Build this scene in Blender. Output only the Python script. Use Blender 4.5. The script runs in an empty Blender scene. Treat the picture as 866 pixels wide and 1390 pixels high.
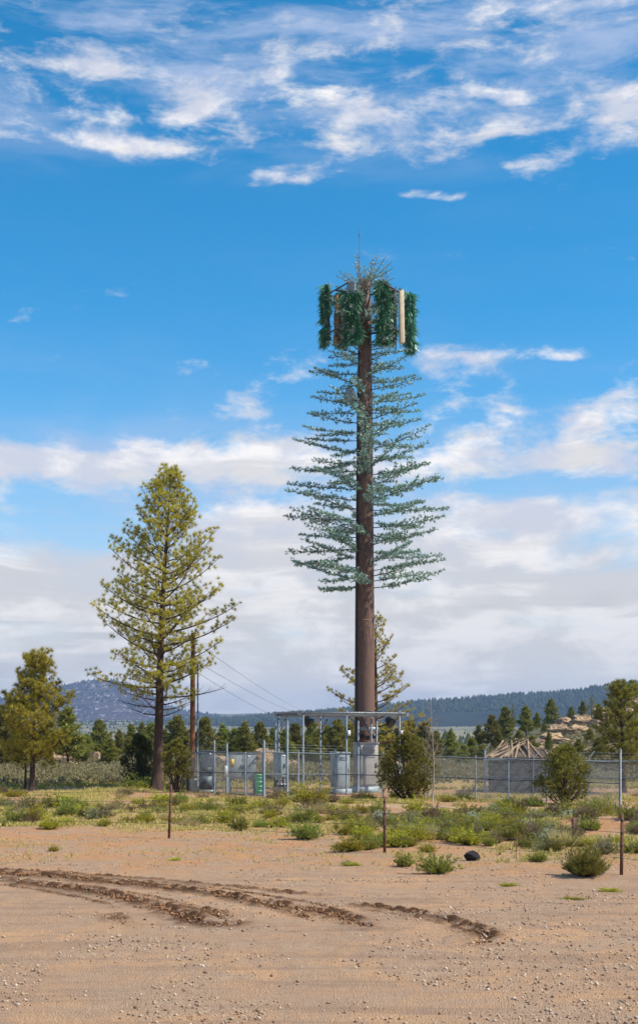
import bpy, math, random
import numpy as np
from mathutils import Vector, Matrix

# ------------------------------------------------------------------ camera, sky, sun, exposure
sc = bpy.context.scene
COL = sc.collection
CX, HY, FPX, CAMH = 433.0, 1000.0, 1800.0, 2.4          # photo pixels: centre, horizon, focal length; eye height
cam = bpy.data.cameras.new('camera')
camo = bpy.data.objects.new('camera', cam)
COL.objects.link(camo)
cam.sensor_fit = 'HORIZONTAL'
cam.sensor_width = 24.0
cam.lens = FPX / 866.0 * 24.0
cam.shift_y = (HY - 695.0) / 866.0
cam.clip_start = 0.1
cam.clip_end = 30000
camo.location = (0, 0, CAMH)
camo.rotation_euler = (math.radians(90), 0, 0)
sc.camera = camo

SUN_AZ = math.radians(102)       # clockwise from +Y (the view direction) : right, a little behind the camera
SUN_EL = math.radians(47)
SDIR = Vector((math.sin(SUN_AZ) * math.cos(SUN_EL), math.cos(SUN_AZ) * math.cos(SUN_EL), math.sin(SUN_EL)))
sun = bpy.data.lights.new('sun', 'SUN')
sun.energy = 5.0
sun.angle = math.radians(0.53)
sun.color = (1.0, 0.91, 0.77)
suno = bpy.data.objects.new('sun', sun)
COL.objects.link(suno)
suno.rotation_euler = SDIR.to_track_quat('Z', 'Y').to_euler()
suno.location = (60, -10, 60)

sc.view_settings.view_transform = 'Standard'
sc.view_settings.look = 'None'
sc.view_settings.exposure = 0.45
sc.view_settings.gamma = 1.0
sc.view_settings.use_curve_mapping = False
sc.cycles.max_bounces = 6
sc.cycles.diffuse_bounces = 3
sc.cycles.glossy_bounces = 2
sc.cycles.transparent_max_bounces = 8
sc.cycles.volume_bounces = 0
sc.cycles.use_denoising = True


class NT:
    """tiny helper to write shader node graphs as expressions"""
    def __init__(self, tree):
        self.t = tree; self.n = tree.nodes; self.l = tree.links

    def node(self, typ, **kw):
        n = self.n.new(typ)
        for k, v in kw.items():
            setattr(n, k, v)
        return n

    def put(self, sock, val):
        if isinstance(val, bpy.types.NodeSocket):
            self.l.new(val, sock)
        elif val is not None:
            if sock.type == 'RGBA' and len(val) == 3:
                val = (*val, 1)
            sock.default_value = val

    def m(self, op, a, b=None, c=None, clamp=False):
        n = self.node('ShaderNodeMath', operation=op, use_clamp=clamp)
        for i, v in enumerate((a, b, c)):
            if v is not None:
                self.put(n.inputs[i], v)
        return n.outputs[0]

    def mix(self, fac, a, b, typ='MIX'):
        n = self.node('ShaderNodeMix', data_type='RGBA', blend_type=typ)
        self.put(n.inputs[0], fac); self.put(n.inputs[6], a); self.put(n.inputs[7], b)
        return n.outputs[2]

    def comb(self, x, y, z):
        n = self.node('ShaderNodeCombineXYZ')
        self.put(n.inputs[0], x); self.put(n.inputs[1], y); self.put(n.inputs[2], z)
        return n.outputs[0]

    def noise(self, vec, scale, detail=4, rough=0.55, dist=0.0):
        n = self.node('ShaderNodeTexNoise')
        if vec is not None:
            self.put(n.inputs['Vector'], vec)
        n.inputs['Scale'].default_value = scale
        n.inputs['Detail'].default_value = detail
        n.inputs['Roughness'].default_value = rough
        n.inputs['Distortion'].default_value = dist
        return n.outputs['Fac']

    def ramp(self, fac, stops, interp='LINEAR'):
        n = self.node('ShaderNodeValToRGB')
        self.put(n.inputs[0], fac)
        cr = n.color_ramp
        cr.interpolation = interp
        while len(cr.elements) < len(stops):
            cr.elements.new(1.0)
        for el, (p, c) in zip(cr.elements, stops):
            el.position = p
            el.color = (c, c, c, 1) if isinstance(c, (int, float)) else (*c, 1)
        return n.outputs[0]

    def sstep(self, x, a, b):
        n = self.node('ShaderNodeMapRange', interpolation_type='SMOOTHSTEP')
        self.put(n.inputs[0], x); n.inputs[1].default_value = a; n.inputs[2].default_value = b
        return n.outputs[0]


SKY_STRENGTH = 0.15
SKYK = 0.79            # cloud brightness
world = bpy.data.worlds.new('World')
sc.world = world
world.use_nodes = True
world.cycles.sampling_method = 'MANUAL'
world.cycles.sample_map_resolution = 256


def build_sky():
    t = NT(world.node_tree)
    t.n.clear()
    out = t.node('ShaderNodeOutputWorld')
    bg = t.node('ShaderNodeBackground')
    bg.inputs['Strength'].default_value = SKY_STRENGTH
    t.l.new(bg.outputs[0], out.inputs[0])
    sky = t.node('ShaderNodeTexSky', sky_type='NISHITA')
    sky.sun_disc = False
    sky.sun_elevation = SUN_EL
    sky.sun_rotation = SUN_AZ
    sky.altitude = 2000
    sky.air_density = 1.0
    sky.dust_density = 0.3
    sky.ozone_density = 3.0
    tc = t.node('ShaderNodeTexCoord')
    sp = t.node('ShaderNodeSeparateXYZ')
    t.l.new(tc.outputs['Generated'], sp.inputs[0])
    x, y, z = sp.outputs
    r = t.m('SQRT', t.m('ADD', t.m('MULTIPLY', x, x), t.m('MULTIPLY', y, y)))
    cx = t.m('DIVIDE', x, r); cy = t.m('DIVIDE', y, r)
    e = t.m('DIVIDE', z, r)                      # tan(elevation)
    a = t.m('ARCTAN2', x, y)                     # azimuth from the view direction
    # deeper polarised blue of the photograph
    hs = t.node('ShaderNodeHueSaturation')
    hs.inputs['Saturation'].default_value = 1.36
    hs.inputs['Hue'].default_value = 0.485
    hs.inputs['Value'].default_value = 0.95
    t.l.new(sky.outputs[0], hs.inputs['Color'])
    blue = hs.outputs[0]

    def gauss(px, py, wx, wy, amp):
        a0 = math.atan((px - CX) / FPX); e0 = (HY - py) / FPX
        da = t.m('DIVIDE', t.m('SUBTRACT', a, a0), wx / FPX)
        de = t.m('DIVIDE', t.m('SUBTRACT', e, e0), wy / FPX)
        q = t.m('ADD', t.m('MULTIPLY', da, da), t.m('MULTIPLY', de, de))
        return t.m('MULTIPLY', t.m('EXPONENT', t.m('MULTIPLY', q, -1.0)), amp)

    def E(py):
        return max(0.0, (HY - py) / FPX) / 0.7
    en = t.m('DIVIDE', e, 0.7, clamp=True)
    # how much cloud each height of the sky carries
    cover = t.ramp(en, [(0.0, .80), (E(960), .80), (E(800), .66), (E(745), .52), (E(705), .40), (E(665), .34), (E(640), .46), (E(610), .40),
                        (E(585), .22), (E(520), .10), (E(470), .06), (E(260), .03), (E(225), .18), (E(180), .28),
                        (E(120), .30), (E(60), .26), (E(20), .26), (1.0, .30)])
    cov = cover
    for g in [(640, 158, 240, 34, .26), (830, 165, 110, 40, .24), (420, 150, 90, 26, .14), (100, 204, 190, 15, .40), (240, 216, 60, 16, .32), (90, 103, 140, 12, .24),
              (278, 135, 40, 26, .26), (385, 232, 70, 18, .20), (500, 205, 90, 18, .20), (640, 50, 300, 60, .10),
              (690, 562, 52, 36, .40), (722, 484, 50, 13, .42), (655, 491, 34, 16, .36), (775, 494, 34, 9, .34),
              (405, 492, 62, 30, .34), (340, 535, 50, 22, .28), (580, 486, 46, 24, .38), (552, 264, 26, 14, .38), (615, 271, 40, 10, .34), (712, 230, 60, 18, .34),
              (830, 580, 90, 36, .36), (100, 638, 200, 30, .26), (340, 612, 120, 20, .22), (640, 632, 280, 20, .26), (700, 700, 220, 26, .34),
              (350, 715, 120, 40, .34), (70, 700, 90, 8, .16), (640, 740, 220, 30, .16)]:
        cov = t.m('ADD', cov, gauss(*g))
    ca = t.m('SUBTRACT', cov, gauss(40, 712, 190, 30, .20))
    ca = t.m('SUBTRACT', ca, gauss(740, 664, 140, 9, .26))
    # cloud texture, stretched along the horizon, streakier low down
    w = t.noise(t.comb(t.m('MULTIPLY', cx, 3), t.m('MULTIPLY', cy, 3), t.m('MULTIPLY', e, 6)), 2.0, 3)
    eo = t.m('ADD', e, t.m('MULTIPLY', t.m('SUBTRACT', w, .5), .03))
    n1 = t.noise(t.comb(cx, cy, t.m('MULTIPLY', eo, 2.1)), 15.0, 10, .62, .15)
    n2 = t.noise(t.comb(cx, cy, t.m('MULTIPLY', eo, 7.0)), 5.0, 8, .58, .1)
    low = t.sstep(e, .20, .12)
    lw = t.m('MULTIPLY', low, .6)
    nn = t.m('ADD', t.m('MULTIPLY', n1, t.m('SUBTRACT', 1.0, lw)), t.m('MULTIPLY', n2, lw))
    nn = t.m('ADD', t.m('MULTIPLY', nn, 1.9), -.45)
    dens = t.sstep(t.m('ADD', nn, ca), .78, 1.24)
    # thin veil high up and over the low sky
    veil_n = t.noise(t.comb(cx, cy, t.m('MULTIPLY', eo, 4.0)), 6.0, 8, .62, .2)
    veil = t.m('MULTIPLY', t.sstep(veil_n, .40, .66), t.ramp(en, [(0, .85), (E(760), .8), (E(690), .45), (E(610), .5), (E(560), .10), (E(430), .03), (E(260), .03), (E(190), .34), (E(100), .74), (E(40), .78), (1, .6)]))
    haze = t.ramp(en, [(0, .95), (E(930), .88), (E(830), .66), (E(740), .36), (E(640), .20), (E(540), .05), (E(420), .0), (1, .0)])
    # cloud light: white tops, lilac-grey undersides and streaks
    g1 = t.noise(t.comb(cx, cy, t.m('MULTIPLY', eo, 12.0)), 3.6, 8, .6, .1)
    g2 = t.noise(t.comb(cx, cy, t.m('ADD', t.m('MULTIPLY', eo, 2.1), .06)), 15.0, 10, .6, .15)
    k = SKYK / SKY_STRENGTH
    shade = t.m('MULTIPLY', t.sstep(g1, .46, .60), t.ramp(en, [(0, .8), (E(930), .8), (E(830), .75), (E(720), .5), (E(600), .5), (E(520), .2), (E(200), .30), (1, .3)]))
    top = t.mix(t.ramp(en, [(0, 1), (E(900), .85), (E(760), .35), (E(660), 0), (1, 0)]), (.95 * k, .92 * k, .91 * k), (.80 * k, .775 * k, .74 * k))
    white = t.mix(shade, top, (.50 * k, .51 * k, .525 * k))
    pale = t.mix(t.sstep(g2, .40, .60), t.mix(t.ramp(en, [(0, 1), (E(820), .9), (E(680), 0), (1, 0)]), (.60 * k, .635 * k, .74 * k), (.65 * k, .635 * k, .615 * k)), white)
    hz = (.66 * k, .64 * k, .60 * k)
    c = t.mix(haze, blue, hz)
    c = t.mix(veil, c, t.mix(t.ramp(en, [(0, 1), (E(820), .9), (E(680), 0), (1, 0)]), (.46 * k, .55 * k, .76 * k), (.62 * k, .625 * k, .625 * k)))
    c = t.mix(dens, c, pale)
    t.put(bg.inputs['Color'], c)


build_sky()

# ------------------------------------------------------------------ numeric helpers
rng = np.random.default_rng(7)
random.seed(7)
PI = math.pi


def hash2(ix, iy, seed):
    h = (ix.astype(np.int64) * 374761393 + iy.astype(np.int64) * 668265263 + seed * 2246822519) & 0xffffffff
    h = ((h ^ (h >> 13)) * 1274126177) & 0xffffffff
    h = h ^ (h >> 16)
    return (h & 0xffffff) / float(0xffffff)


def vnoise(x, y, seed=0):
    x = np.asarray(x, float); y = np.asarray(y, float)
    ix = np.floor(x); iy = np.floor(y)
    fx = x - ix; fy = y - iy
    fx = fx * fx * (3 - 2 * fx); fy = fy * fy * (3 - 2 * fy)
    a = hash2(ix, iy, seed); b = hash2(ix + 1, iy, seed); c = hash2(ix, iy + 1, seed); d = hash2(ix + 1, iy + 1, seed)
    return (a * (1 - fx) + b * fx) * (1 - fy) + (c * (1 - fx) + d * fx) * fy


def fbm(x, y, seed=0, octs=4, gain=.5):
    s = 0; amp = 1; tot = 0
    for o in range(octs):
        s = s + amp * vnoise(x * 2 ** o + 17.3 * o, y * 2 ** o - 9.1 * o, seed + o)
        tot += amp; amp *= gain
    return s / tot                      # 0..1


def sst(x, a, b):
    t = np.clip((np.asarray(x, float) - a) / (b - a), 0, 1)
    return t * t * (3 - 2 * t)


def terrain(x, y):
    """height of the ground without the tyre ruts"""
    x = np.asarray(x, float); y = np.asarray(y, float)
    z = (fbm(x * .35, y * .35, 3, 3) - .5) * .16 * sst(y, 20, 34) + (fbm(x * .12, y * .12, 5, 2) - .5) * .10
    z = z - 11.0 * sst(y, 150, 520)
    z = z + np.clip((y - 620) / 2900, 0, 1) ** 1.15 * 54
    z = z + np.clip((y - 3500) / 2000, 0, 2) * 14
    z = z + (fbm(x * .004, y * .004, 11, 4) - .5) * 14 * sst(y, 500, 1100)
    # sandstone hill on the right, low swells on the left
    xc = 433 + 1800 * x / np.maximum(y, 20)
    z = z + 5.6 * sst(x, 8, 40) * np.exp(-((y - 165) / 42.0) ** 2)
    z = z + .9 * np.exp(-((x + 26) / 9) ** 2 - ((y - 128) / 12) ** 2)
    # soft spoil mounds in the shrub strip
    z = z + .28 * np.exp(-((x - 7.6) / 1.6) ** 2 - ((y - 34.5) / 1.3) ** 2) + .18 * np.exp(-((x + 5.2) / 2.2) ** 2 - ((y - 39.5) / 1.2) ** 2)
    return z


def tz(x, y):
    return float(terrain(np.array([x]), np.array([y]))[0])


def G(px, py):
    """point on level ground seen at a photo pixel"""
    Y = FPX * CAMH / (py - HY)
    return (px - CX) / FPX * Y, Y


def PX(px, Y):
    return (px - CX) / FPX * Y


def PZ(py, Y):
    return CAMH + (HY - py) / FPX * Y


# ------------------------------------------------------------------ mesh helpers
class MB:
    """collects vertices and faces of one mesh"""
    def __init__(self):
        self.v = []; self.f3 = []; self.f4 = []; self.n = 0

    def add(self, V, F):
        V = np.asarray(V, float).reshape(-1, 3); F = np.asarray(F, np.int64)
        (self.f3 if F.shape[1] == 3 else self.f4).append(F + self.n)
        self.v.append(V); self.n += len(V)
        return self

    def box(self, c, s, rz=0.0, R=None):
        x, y, z = np.array(s) / 2
        V = np.array([[-x, -y, -z], [x, -y, -z], [x, y, -z], [-x, y, -z], [-x, -y, z], [x, -y, z], [x, y, z], [-x, y, z]])
        if rz:
            cc, ss = math.cos(rz), math.sin(rz)
            V = V @ np.array([[cc, ss, 0], [-ss, cc, 0], [0, 0, 1]])
        if R is not None:
            V = V @ np.array(R).T
        return self.add(V + np.array(c), [[0, 3, 2, 1], [4, 5, 6, 7], [0, 1, 5, 4], [1, 2, 6, 5], [2, 3, 7, 6], [3, 0, 4, 7]])

    def tube(self, pts, rad, sides=6, cap=True):
        P = np.asarray(pts, float); n = len(P)
        R = np.full(n, rad) if np.isscalar(rad) else np.asarray(rad, float)
        T = np.gradient(P, axis=0) if n > 2 else np.repeat((P[1] - P[0])[None], 2, 0)
        T /= np.linalg.norm(T, axis=1, keepdims=True) + 1e-9
        ref = np.array([0, 0, 1.0]) if abs(T[:, 2]).max() < .95 else np.array([1.0, 0.05, 0])
        if abs(T[:, 2]).max() >= .95 and abs(T @ ref).max() > .95:
            ref = np.array([0.1, 1.0, 0])
        A = np.cross(T, ref); A /= np.linalg.norm(A, axis=1, keepdims=True) + 1e-9
        B = np.cross(A, T)
        an = np.arange(sides) * 2 * PI / sides
        V = P[:, None] + R[:, None, None] * (A[:, None] * np.cos(an)[None, :, None] + B[:, None] * np.sin(an)[None, :, None])
        i = np.arange(n - 1)[:, None] * sides; j = np.arange(sides)[None]; j2 = (j + 1) % sides
        F = np.stack([i + j, i + j2, i + sides + j2, i + sides + j], -1).reshape(-1, 4)
        self.add(V.reshape(-1, 3), F)
        if cap:
            b = self.n - n * sides
            for s in (0, n - 1):
                base = b + s * sides
                if sides == 4:
                    self.f4.append(np.array([[base, base + 1, base + 2, base + 3]]))
                else:
                    self.f3.append(np.array([[base, base + k, base + k + 1] for k in range(1, sides - 1)]))
        return self

    def data(self, name, mat, smooth=False):
        me = bpy.data.meshes.new(name)
        V = np.concatenate(self.v)
        f3 = np.concatenate(self.f3) if self.f3 else np.zeros((0, 3), np.int64)
        f4 = np.concatenate(self.f4) if self.f4 else np.zeros((0, 4), np.int64)
        loops = np.concatenate([f3.ravel(), f4.ravel()]).astype(np.int32)
        tot = np.concatenate([np.full(len(f3), 3), np.full(len(f4), 4)]).astype(np.int32)
        start = np.concatenate([[0], np.cumsum(tot)[:-1]]).astype(np.int32)
        me.vertices.add(len(V)); me.vertices.foreach_set('co', V.astype(np.float32).ravel())
        me.loops.add(len(loops)); me.loops.foreach_set('vertex_index', loops)
        me.polygons.add(len(tot)); me.polygons.foreach_set('loop_start', start); me.polygons.foreach_set('loop_total', tot)
        if smooth:
            me.polygons.foreach_set('use_smooth', np.ones(len(tot), bool))
        me.update(calc_edges=True)
        if mat:
            me.materials.append(mat)
        return me


def link(name, data, parent=None, loc=(0, 0, 0), rz=0.0, scale=1.0):
    o = bpy.data.objects.new(name, data)
    COL.objects.link(o)
    o.location = loc
    o.rotation_euler = (0, 0, rz)
    o.scale = (scale,) * 3 if np.isscalar(scale) else scale
    if parent:
        o.parent = parent
    return o


def tag(o, label=None, cat=None, group=None, kind=None):
    if label: o['label'] = label
    if cat: o['category'] = cat
    if group: o['group'] = group
    if kind: o['kind'] = kind
    return o


def part(name, mb, mat, parent, smooth=False, label=None, kind=None):
    o = link(name, mb.data(name, mat, smooth), parent)
    return tag(o, label=label, kind=kind)


def thing(name, label, cat, loc=(0, 0, 0), rz=0.0, group=None):
    return tag(link(name, None, None, loc, rz), label, cat, group)


def copy_tree(o, parent=None):
    c = o.copy(); COL.objects.link(c)
    if parent: c.parent = parent
    for ch in list(o.children):
        copy_tree(ch, c)
    return c


def bevel(o, w=.01, seg=2):
    m = o.modifiers.new('bevel', 'BEVEL'); m.width = w; m.segments = seg; m.limit_method = 'ANGLE'
    return o


def unit(V):
    return V / (np.linalg.norm(V, axis=-1, keepdims=True) + 1e-9)


def needles(mb, P, D, N, length, width, spread=1.0, g=None):
    """tufts of thin needle triangles: N per point P, fanned about direction D"""
    g = g or rng
    P = np.asarray(P, float); D = np.asarray(D, float); n = len(P)
    if n == 0: return
    length = np.broadcast_to(np.asarray(length, float), (n,))
    d = unit(unit(D)[:, None] + spread * unit(g.normal(size=(n, N, 3))))
    L = (length[:, None] * g.uniform(.7, 1.12, (n, N)))[..., None]
    s = unit(np.cross(d, g.normal(size=(n, N, 3))))
    w = width * (length[:, None, None] / max(float(np.mean(length)), 1e-6))
    b = P[:, None] + d * L * .04
    V = np.stack([b - s * w * .5, b + s * w * .5, b + d * L], 2).reshape(-1, 3)
    F = np.arange(n * N * 3).reshape(-1, 3)
    mb.add(V, F)


# ------------------------------------------------------------------ materials
MATS = {}


def new_mat(name):
    m = bpy.data.materials.new(name); m.use_nodes = True
    t = NT(m.node_tree); t.n.clear()
    out = t.node('ShaderNodeOutputMaterial')
    b = t.node('ShaderNodeBsdfPrincipled')
    t.l.new(b.outputs[0], out.inputs[0])
    MATS[name] = m
    return m, t, b, out


def simple(name, c1, c2=None, scale=6.0, rough=.7, metal=0.0, bump=0.0, bscale=40.0, stretch=(1, 1, 1), spec=.4, detail=5):
    """mottled surface: two tones of the same thing mixed by noise, with fine relief"""
    m, t, b, out = new_mat(name)
    tc = t.node('ShaderNodeTexCoord'); mp = t.node('ShaderNodeMapping')
    mp.inputs['Scale'].default_value = stretch
    t.l.new(tc.outputs['Object'], mp.inputs[0])
    v = mp.outputs[0]
    c2 = c2 or tuple(x * .7 for x in c1)
    n = t.noise(v, scale, detail, .6)
    t.put(b.inputs['Base Color'], t.mix(t.sstep(n, .35, .68), c1, c2))
    b.inputs['Roughness'].default_value = rough
    b.inputs['Metallic'].default_value = metal
    b.inputs['Specular IOR Level'].default_value = spec
    if bump:
        bp = t.node('ShaderNodeBump'); bp.inputs['Strength'].default_value = bump; bp.inputs['Distance'].default_value = .02
        t.put(bp.inputs['Height'], t.noise(v, bscale, 6, .65))
        t.l.new(bp.outputs[0], b.inputs['Normal'])
    return m


def foliage(name, stops, rough=.55, trans=.27, spec=.3, objvar=.15):
    """leaf tones vary from leaf to leaf and a little from plant to plant"""
    m, t, b, out = new_mat(name)
    geo = t.node('ShaderNodeNewGeometry')
    oi = t.node('ShaderNodeObjectInfo')
    c = t.ramp(geo.outputs['Random Per Island'], [(i / max(1, len(stops) - 1), s) for i, s in enumerate(stops)])
    hs = t.node('ShaderNodeHueSaturation')
    t.put(hs.inputs['Value'], t.m('ADD', 1 - objvar, t.m('MULTIPLY', oi.outputs['Random'], 2 * objvar)))
    t.put(hs.inputs['Hue'], t.m('ADD', .5 - objvar * .10, t.m('MULTIPLY', oi.outputs['Random'], objvar * .2)))
    t.put(hs.inputs['Color'], c)
    t.put(b.inputs['Base Color'], hs.outputs[0])
    b.inputs['Roughness'].default_value = rough
    b.inputs['Specular IOR Level'].default_value = spec
    if trans:
        tr = t.node('ShaderNodeBsdfTranslucent'); t.put(tr.inputs[0], hs.outputs[0])
        mx = t.node('ShaderNodeMixShader'); mx.inputs[0].default_value = trans
        t.l.new(b.outputs[0], mx.inputs[1]); t.l.new(tr.outputs[0], mx.inputs[2]); t.l.new(mx.outputs[0], out.inputs[0])
    return m


M_bark = simple('pine_bark', (.095, .052, .036), (.030, .020, .016), 3.0, .9, bump=.9, bscale=14, stretch=(3, 3, .7))
M_twig = simple('grey_twig', (.17, .13, .10), (.08, .06, .05), 8, .9)
M_dead = simple('dead_wood', (.36, .31, .26), (.22, .18, .15), 8, .9)
M_pine = foliage('pine_needles', [(0.120, 0.125, 0.022), (0.460, 0.400, 0.050), (0.680, 0.560, 0.085), (0.330, 0.310, 0.045)])
M_pine_gold = foliage('golden_pine_needles', [(0.120, 0.135, 0.022), (0.430, 0.420, 0.045), (0.660, 0.570, 0.065), (0.250, 0.280, 0.040)])
M_green_pine = foliage('green_pine_needles', [(.07, .085, .020), (.24, .235, .040), (.44, .39, .060), (.16, .17, .032)])
M_far = foliage('far_conifer_needles', [(0.090, 0.115, 0.032), (0.200, 0.215, 0.048), (0.420, 0.385, 0.068), (0.145, 0.165, 0.040)], objvar=.25)
M_jun = foliage('juniper_sprays', [(0.075, 0.085, 0.020), (0.200, 0.190, 0.036), (0.350, 0.300, 0.052), (0.130, 0.135, 0.028)], objvar=.1)
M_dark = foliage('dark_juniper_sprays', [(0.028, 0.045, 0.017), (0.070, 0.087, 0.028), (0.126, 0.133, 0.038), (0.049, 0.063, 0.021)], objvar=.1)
M_plastic = foliage('green_plastic_needles', [(0.030, 0.115, 0.080), (0.085, 0.240, 0.180), (0.550, 0.720, 0.630), (0.055, 0.170, 0.130), (0.320, 0.520, 0.440), (0.660, 0.780, 0.700)], .32, .1, .6, 0.0)  # palest stops paint glints of light onto random needles
M_sleeve = foliage('sleeve_plastic_needles', [(0.016, 0.085, 0.055), (0.050, 0.200, 0.120), (0.220, 0.460, 0.270), (0.030, 0.130, 0.095), (0.100, 0.300, 0.170)], .35, .08, .6, .2)  # lightest stop paints bright highlights into the sleeve colour
M_stem = simple('plastic_branch_stem', (.11, .085, .07), (.06, .05, .045), 6, .7)
M_stem_pale = simple('pale_branch_stem', (.30, .26, .23), (.17, .14, .12), 6, .7)
M_sage = foliage('shrub_green', [(0.115, 0.140, 0.030), (0.260, 0.275, 0.052), (0.420, 0.405, 0.080), (0.180, 0.200, 0.040)], objvar=.25)
M_rabbit = foliage('shrub_yellow_green', [(0.220, 0.235, 0.028), (0.420, 0.400, 0.042), (0.570, 0.500, 0.070), (0.310, 0.310, 0.038)], objvar=.22)
M_grey = foliage('shrub_grey_green', [(0.190, 0.200, 0.080), (0.320, 0.325, 0.150), (0.480, 0.470, 0.290), (0.230, 0.240, 0.100)], objvar=.2)
M_brown = foliage('shrub_brown', [(0.130, 0.098, 0.052), (0.247, 0.182, 0.098), (0.364, 0.273, 0.143), (0.169, 0.143, 0.065)], objvar=.2)
M_flower = foliage('pale_blossom', [(.62, .66, .56), (.75, .77, .70), (.55, .60, .48)], .8, .1, .1, .05)
M_dry = foliage('dry_grass', [(.36, .28, .11), (.50, .40, .18), (.60, .50, .26), (.30, .25, .09)], .7, .25, .2, .12)
M_grass = foliage('grass_blades', [(0.270, 0.270, 0.045), (0.480, 0.400, 0.110), (0.660, 0.530, 0.220), (0.240, 0.260, 0.040), (0.600, 0.470, 0.190), (0.680, 0.560, 0.260)], .7, .25, .2)
M_meadow = foliage('meadow_blades', [(0.250, 0.245, 0.050), (0.360, 0.340, 0.070), (0.500, 0.430, 0.160), (0.220, 0.220, 0.050)], .7, .25, .2)
M_scrub = foliage('sage_scrub_leaves', [(0.170, 0.165, 0.075), (0.270, 0.260, 0.130), (0.380, 0.350, 0.200), (0.200, 0.190, 0.085)], .8, .15, .2)
M_galv = simple('galvanised_steel', (.165, .20, .235), (.10, .125, .15), 5, .55, .25, bump=.05, bscale=30)
M_wire = simple('fence_wire', (.28, .30, .32), (.19, .21, .23), 5, .5, .5)
M_barb = simple('weathered_wire', (.20, .16, .13), (.12, .09, .075), 5, .8, .3)
M_galv2 = simple('bright_galvanised_steel', (.42, .46, .49), (.33, .36, .39), 5, .5, .2)
M_dsteel = simple('dark_steel', (.065, .068, .075), (.04, .042, .048), 6, .6, .1)
M_rust = simple('rusty_steel', (.155, .07, .045), (.085, .040, .028), 14, .9, bump=.3, bscale=60)
M_cab_light = simple('cabinet_grey_paint', (.37, .40, .40), (.30, .33, .335), 2.2, .45, bump=.03)
M_cab_blue = simple('cabinet_bluegrey_paint', (.33, .40, .43), (.26, .32, .35), 2.2, .45, bump=.03)
M_cab_beige = simple('cabinet_beige_paint', (.40, .385, .365), (.33, .32, .305), 2.0, .5, bump=.03)
M_cab_dark = simple('cabinet_dark_paint', (.085, .11, .135), (.055, .07, .09), 2.5, .5, bump=.04)
M_green = simple('green_box_paint', (.13, .50, .24), (.10, .42, .20), 3, .45)
M_yellow = simple('yellow_sign', (.72, .46, .02), (.62, .38, .02), 9, .5)
M_white = simple('white_paint', (.80, .80, .79), (.70, .70, .70), 6, .5)
M_black = simple('black_plastic', (.012, .012, .014), (.02, .02, .022), 8, .4)
M_conc = simple('concrete', (.44, .43, .41), (.33, .32, .30), 4, .9, bump=.3)
M_ltgrey = simple('antenna_grey', (.20, .23, .23), (.15, .175, .175), 4, .45)
M_tan = simple('antenna_tan', (.60, .49, .34), (.50, .40, .27), 4, .5)
M_brass = simple('brown_radio_paint', (.30, .18, .055), (.06, .04, .02), 3.5, .5)
M_pole = simple('utility_pole_wood', (.27, .105, .042), (.15, .060, .028), 3, .85, bump=.5, bscale=20, stretch=(6, 6, .5))
M_log = simple('dark_weathered_log', (.030, .029, .031), (.016, .0155, .017), 4, .9, bump=.6, bscale=16, stretch=(1, 1, 1))
M_rafter = simple('bleached_rafter', (.34, .25, .17), (.17, .12, .085), 5, .9, bump=.4)
M_gapfill = simple('dark_brush_fill', (.11, .08, .055), (.045, .035, .026), 6, 1.0, bump=1.0, bscale=20)  # dark fill colour that makes the roof gaps look shaded
M_lava = simple('black_rock', (.030, .024, .030), (.014, .012, .015), 10, .9, bump=.8, bscale=25)
M_rock = simple('sandstone', (.40, .275, .165), (.22, .145, .09), 1.3, .9, bump=1.0, bscale=3.5, stretch=(1, 1, 2.6), detail=10)


def pole_mat():
    m, t, b, out = new_mat('brown_tower_paint')
    tc = t.node('ShaderNodeTexCoord'); mp = t.node('ShaderNodeMapping'); mp.inputs['Scale'].default_value = (3.2, 3.2, .9)
    t.l.new(tc.outputs['Object'], mp.inputs[0])
    sp = t.node('ShaderNodeSeparateXYZ'); t.l.new(tc.outputs['Object'], sp.inputs[0])
    n = t.noise(mp.outputs[0], 2.4, 8, .62, .6)
    bark = t.mix(t.sstep(n, .36, .60), (.150, .078, .050), (.075, .038, .026))
    bark = t.mix(t.sstep(t.noise(mp.outputs[0], 4.0, 6, .7, 1.0), .57, .66), bark, (.26, .155, .10))
    plain = t.mix(t.noise(mp.outputs[0], .8, 5), (.150, .083, .062), (.118, .062, .046))
    t.put(b.inputs['Base Color'], t.mix(t.sstep(sp.outputs[2], 3.0, 8.0), plain, bark))
    b.inputs['Roughness'].default_value = .6
    bp = t.node('ShaderNodeBump'); bp.inputs['Distance'].default_value = .03
    t.put(bp.inputs['Strength'], t.m('MULTIPLY', t.sstep(sp.outputs[2], 4, 9), .8))
    t.put(bp.inputs['Height'], n); t.l.new(bp.outputs[0], b.inputs['Normal'])
    return m


M_tower = pole_mat()


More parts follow.
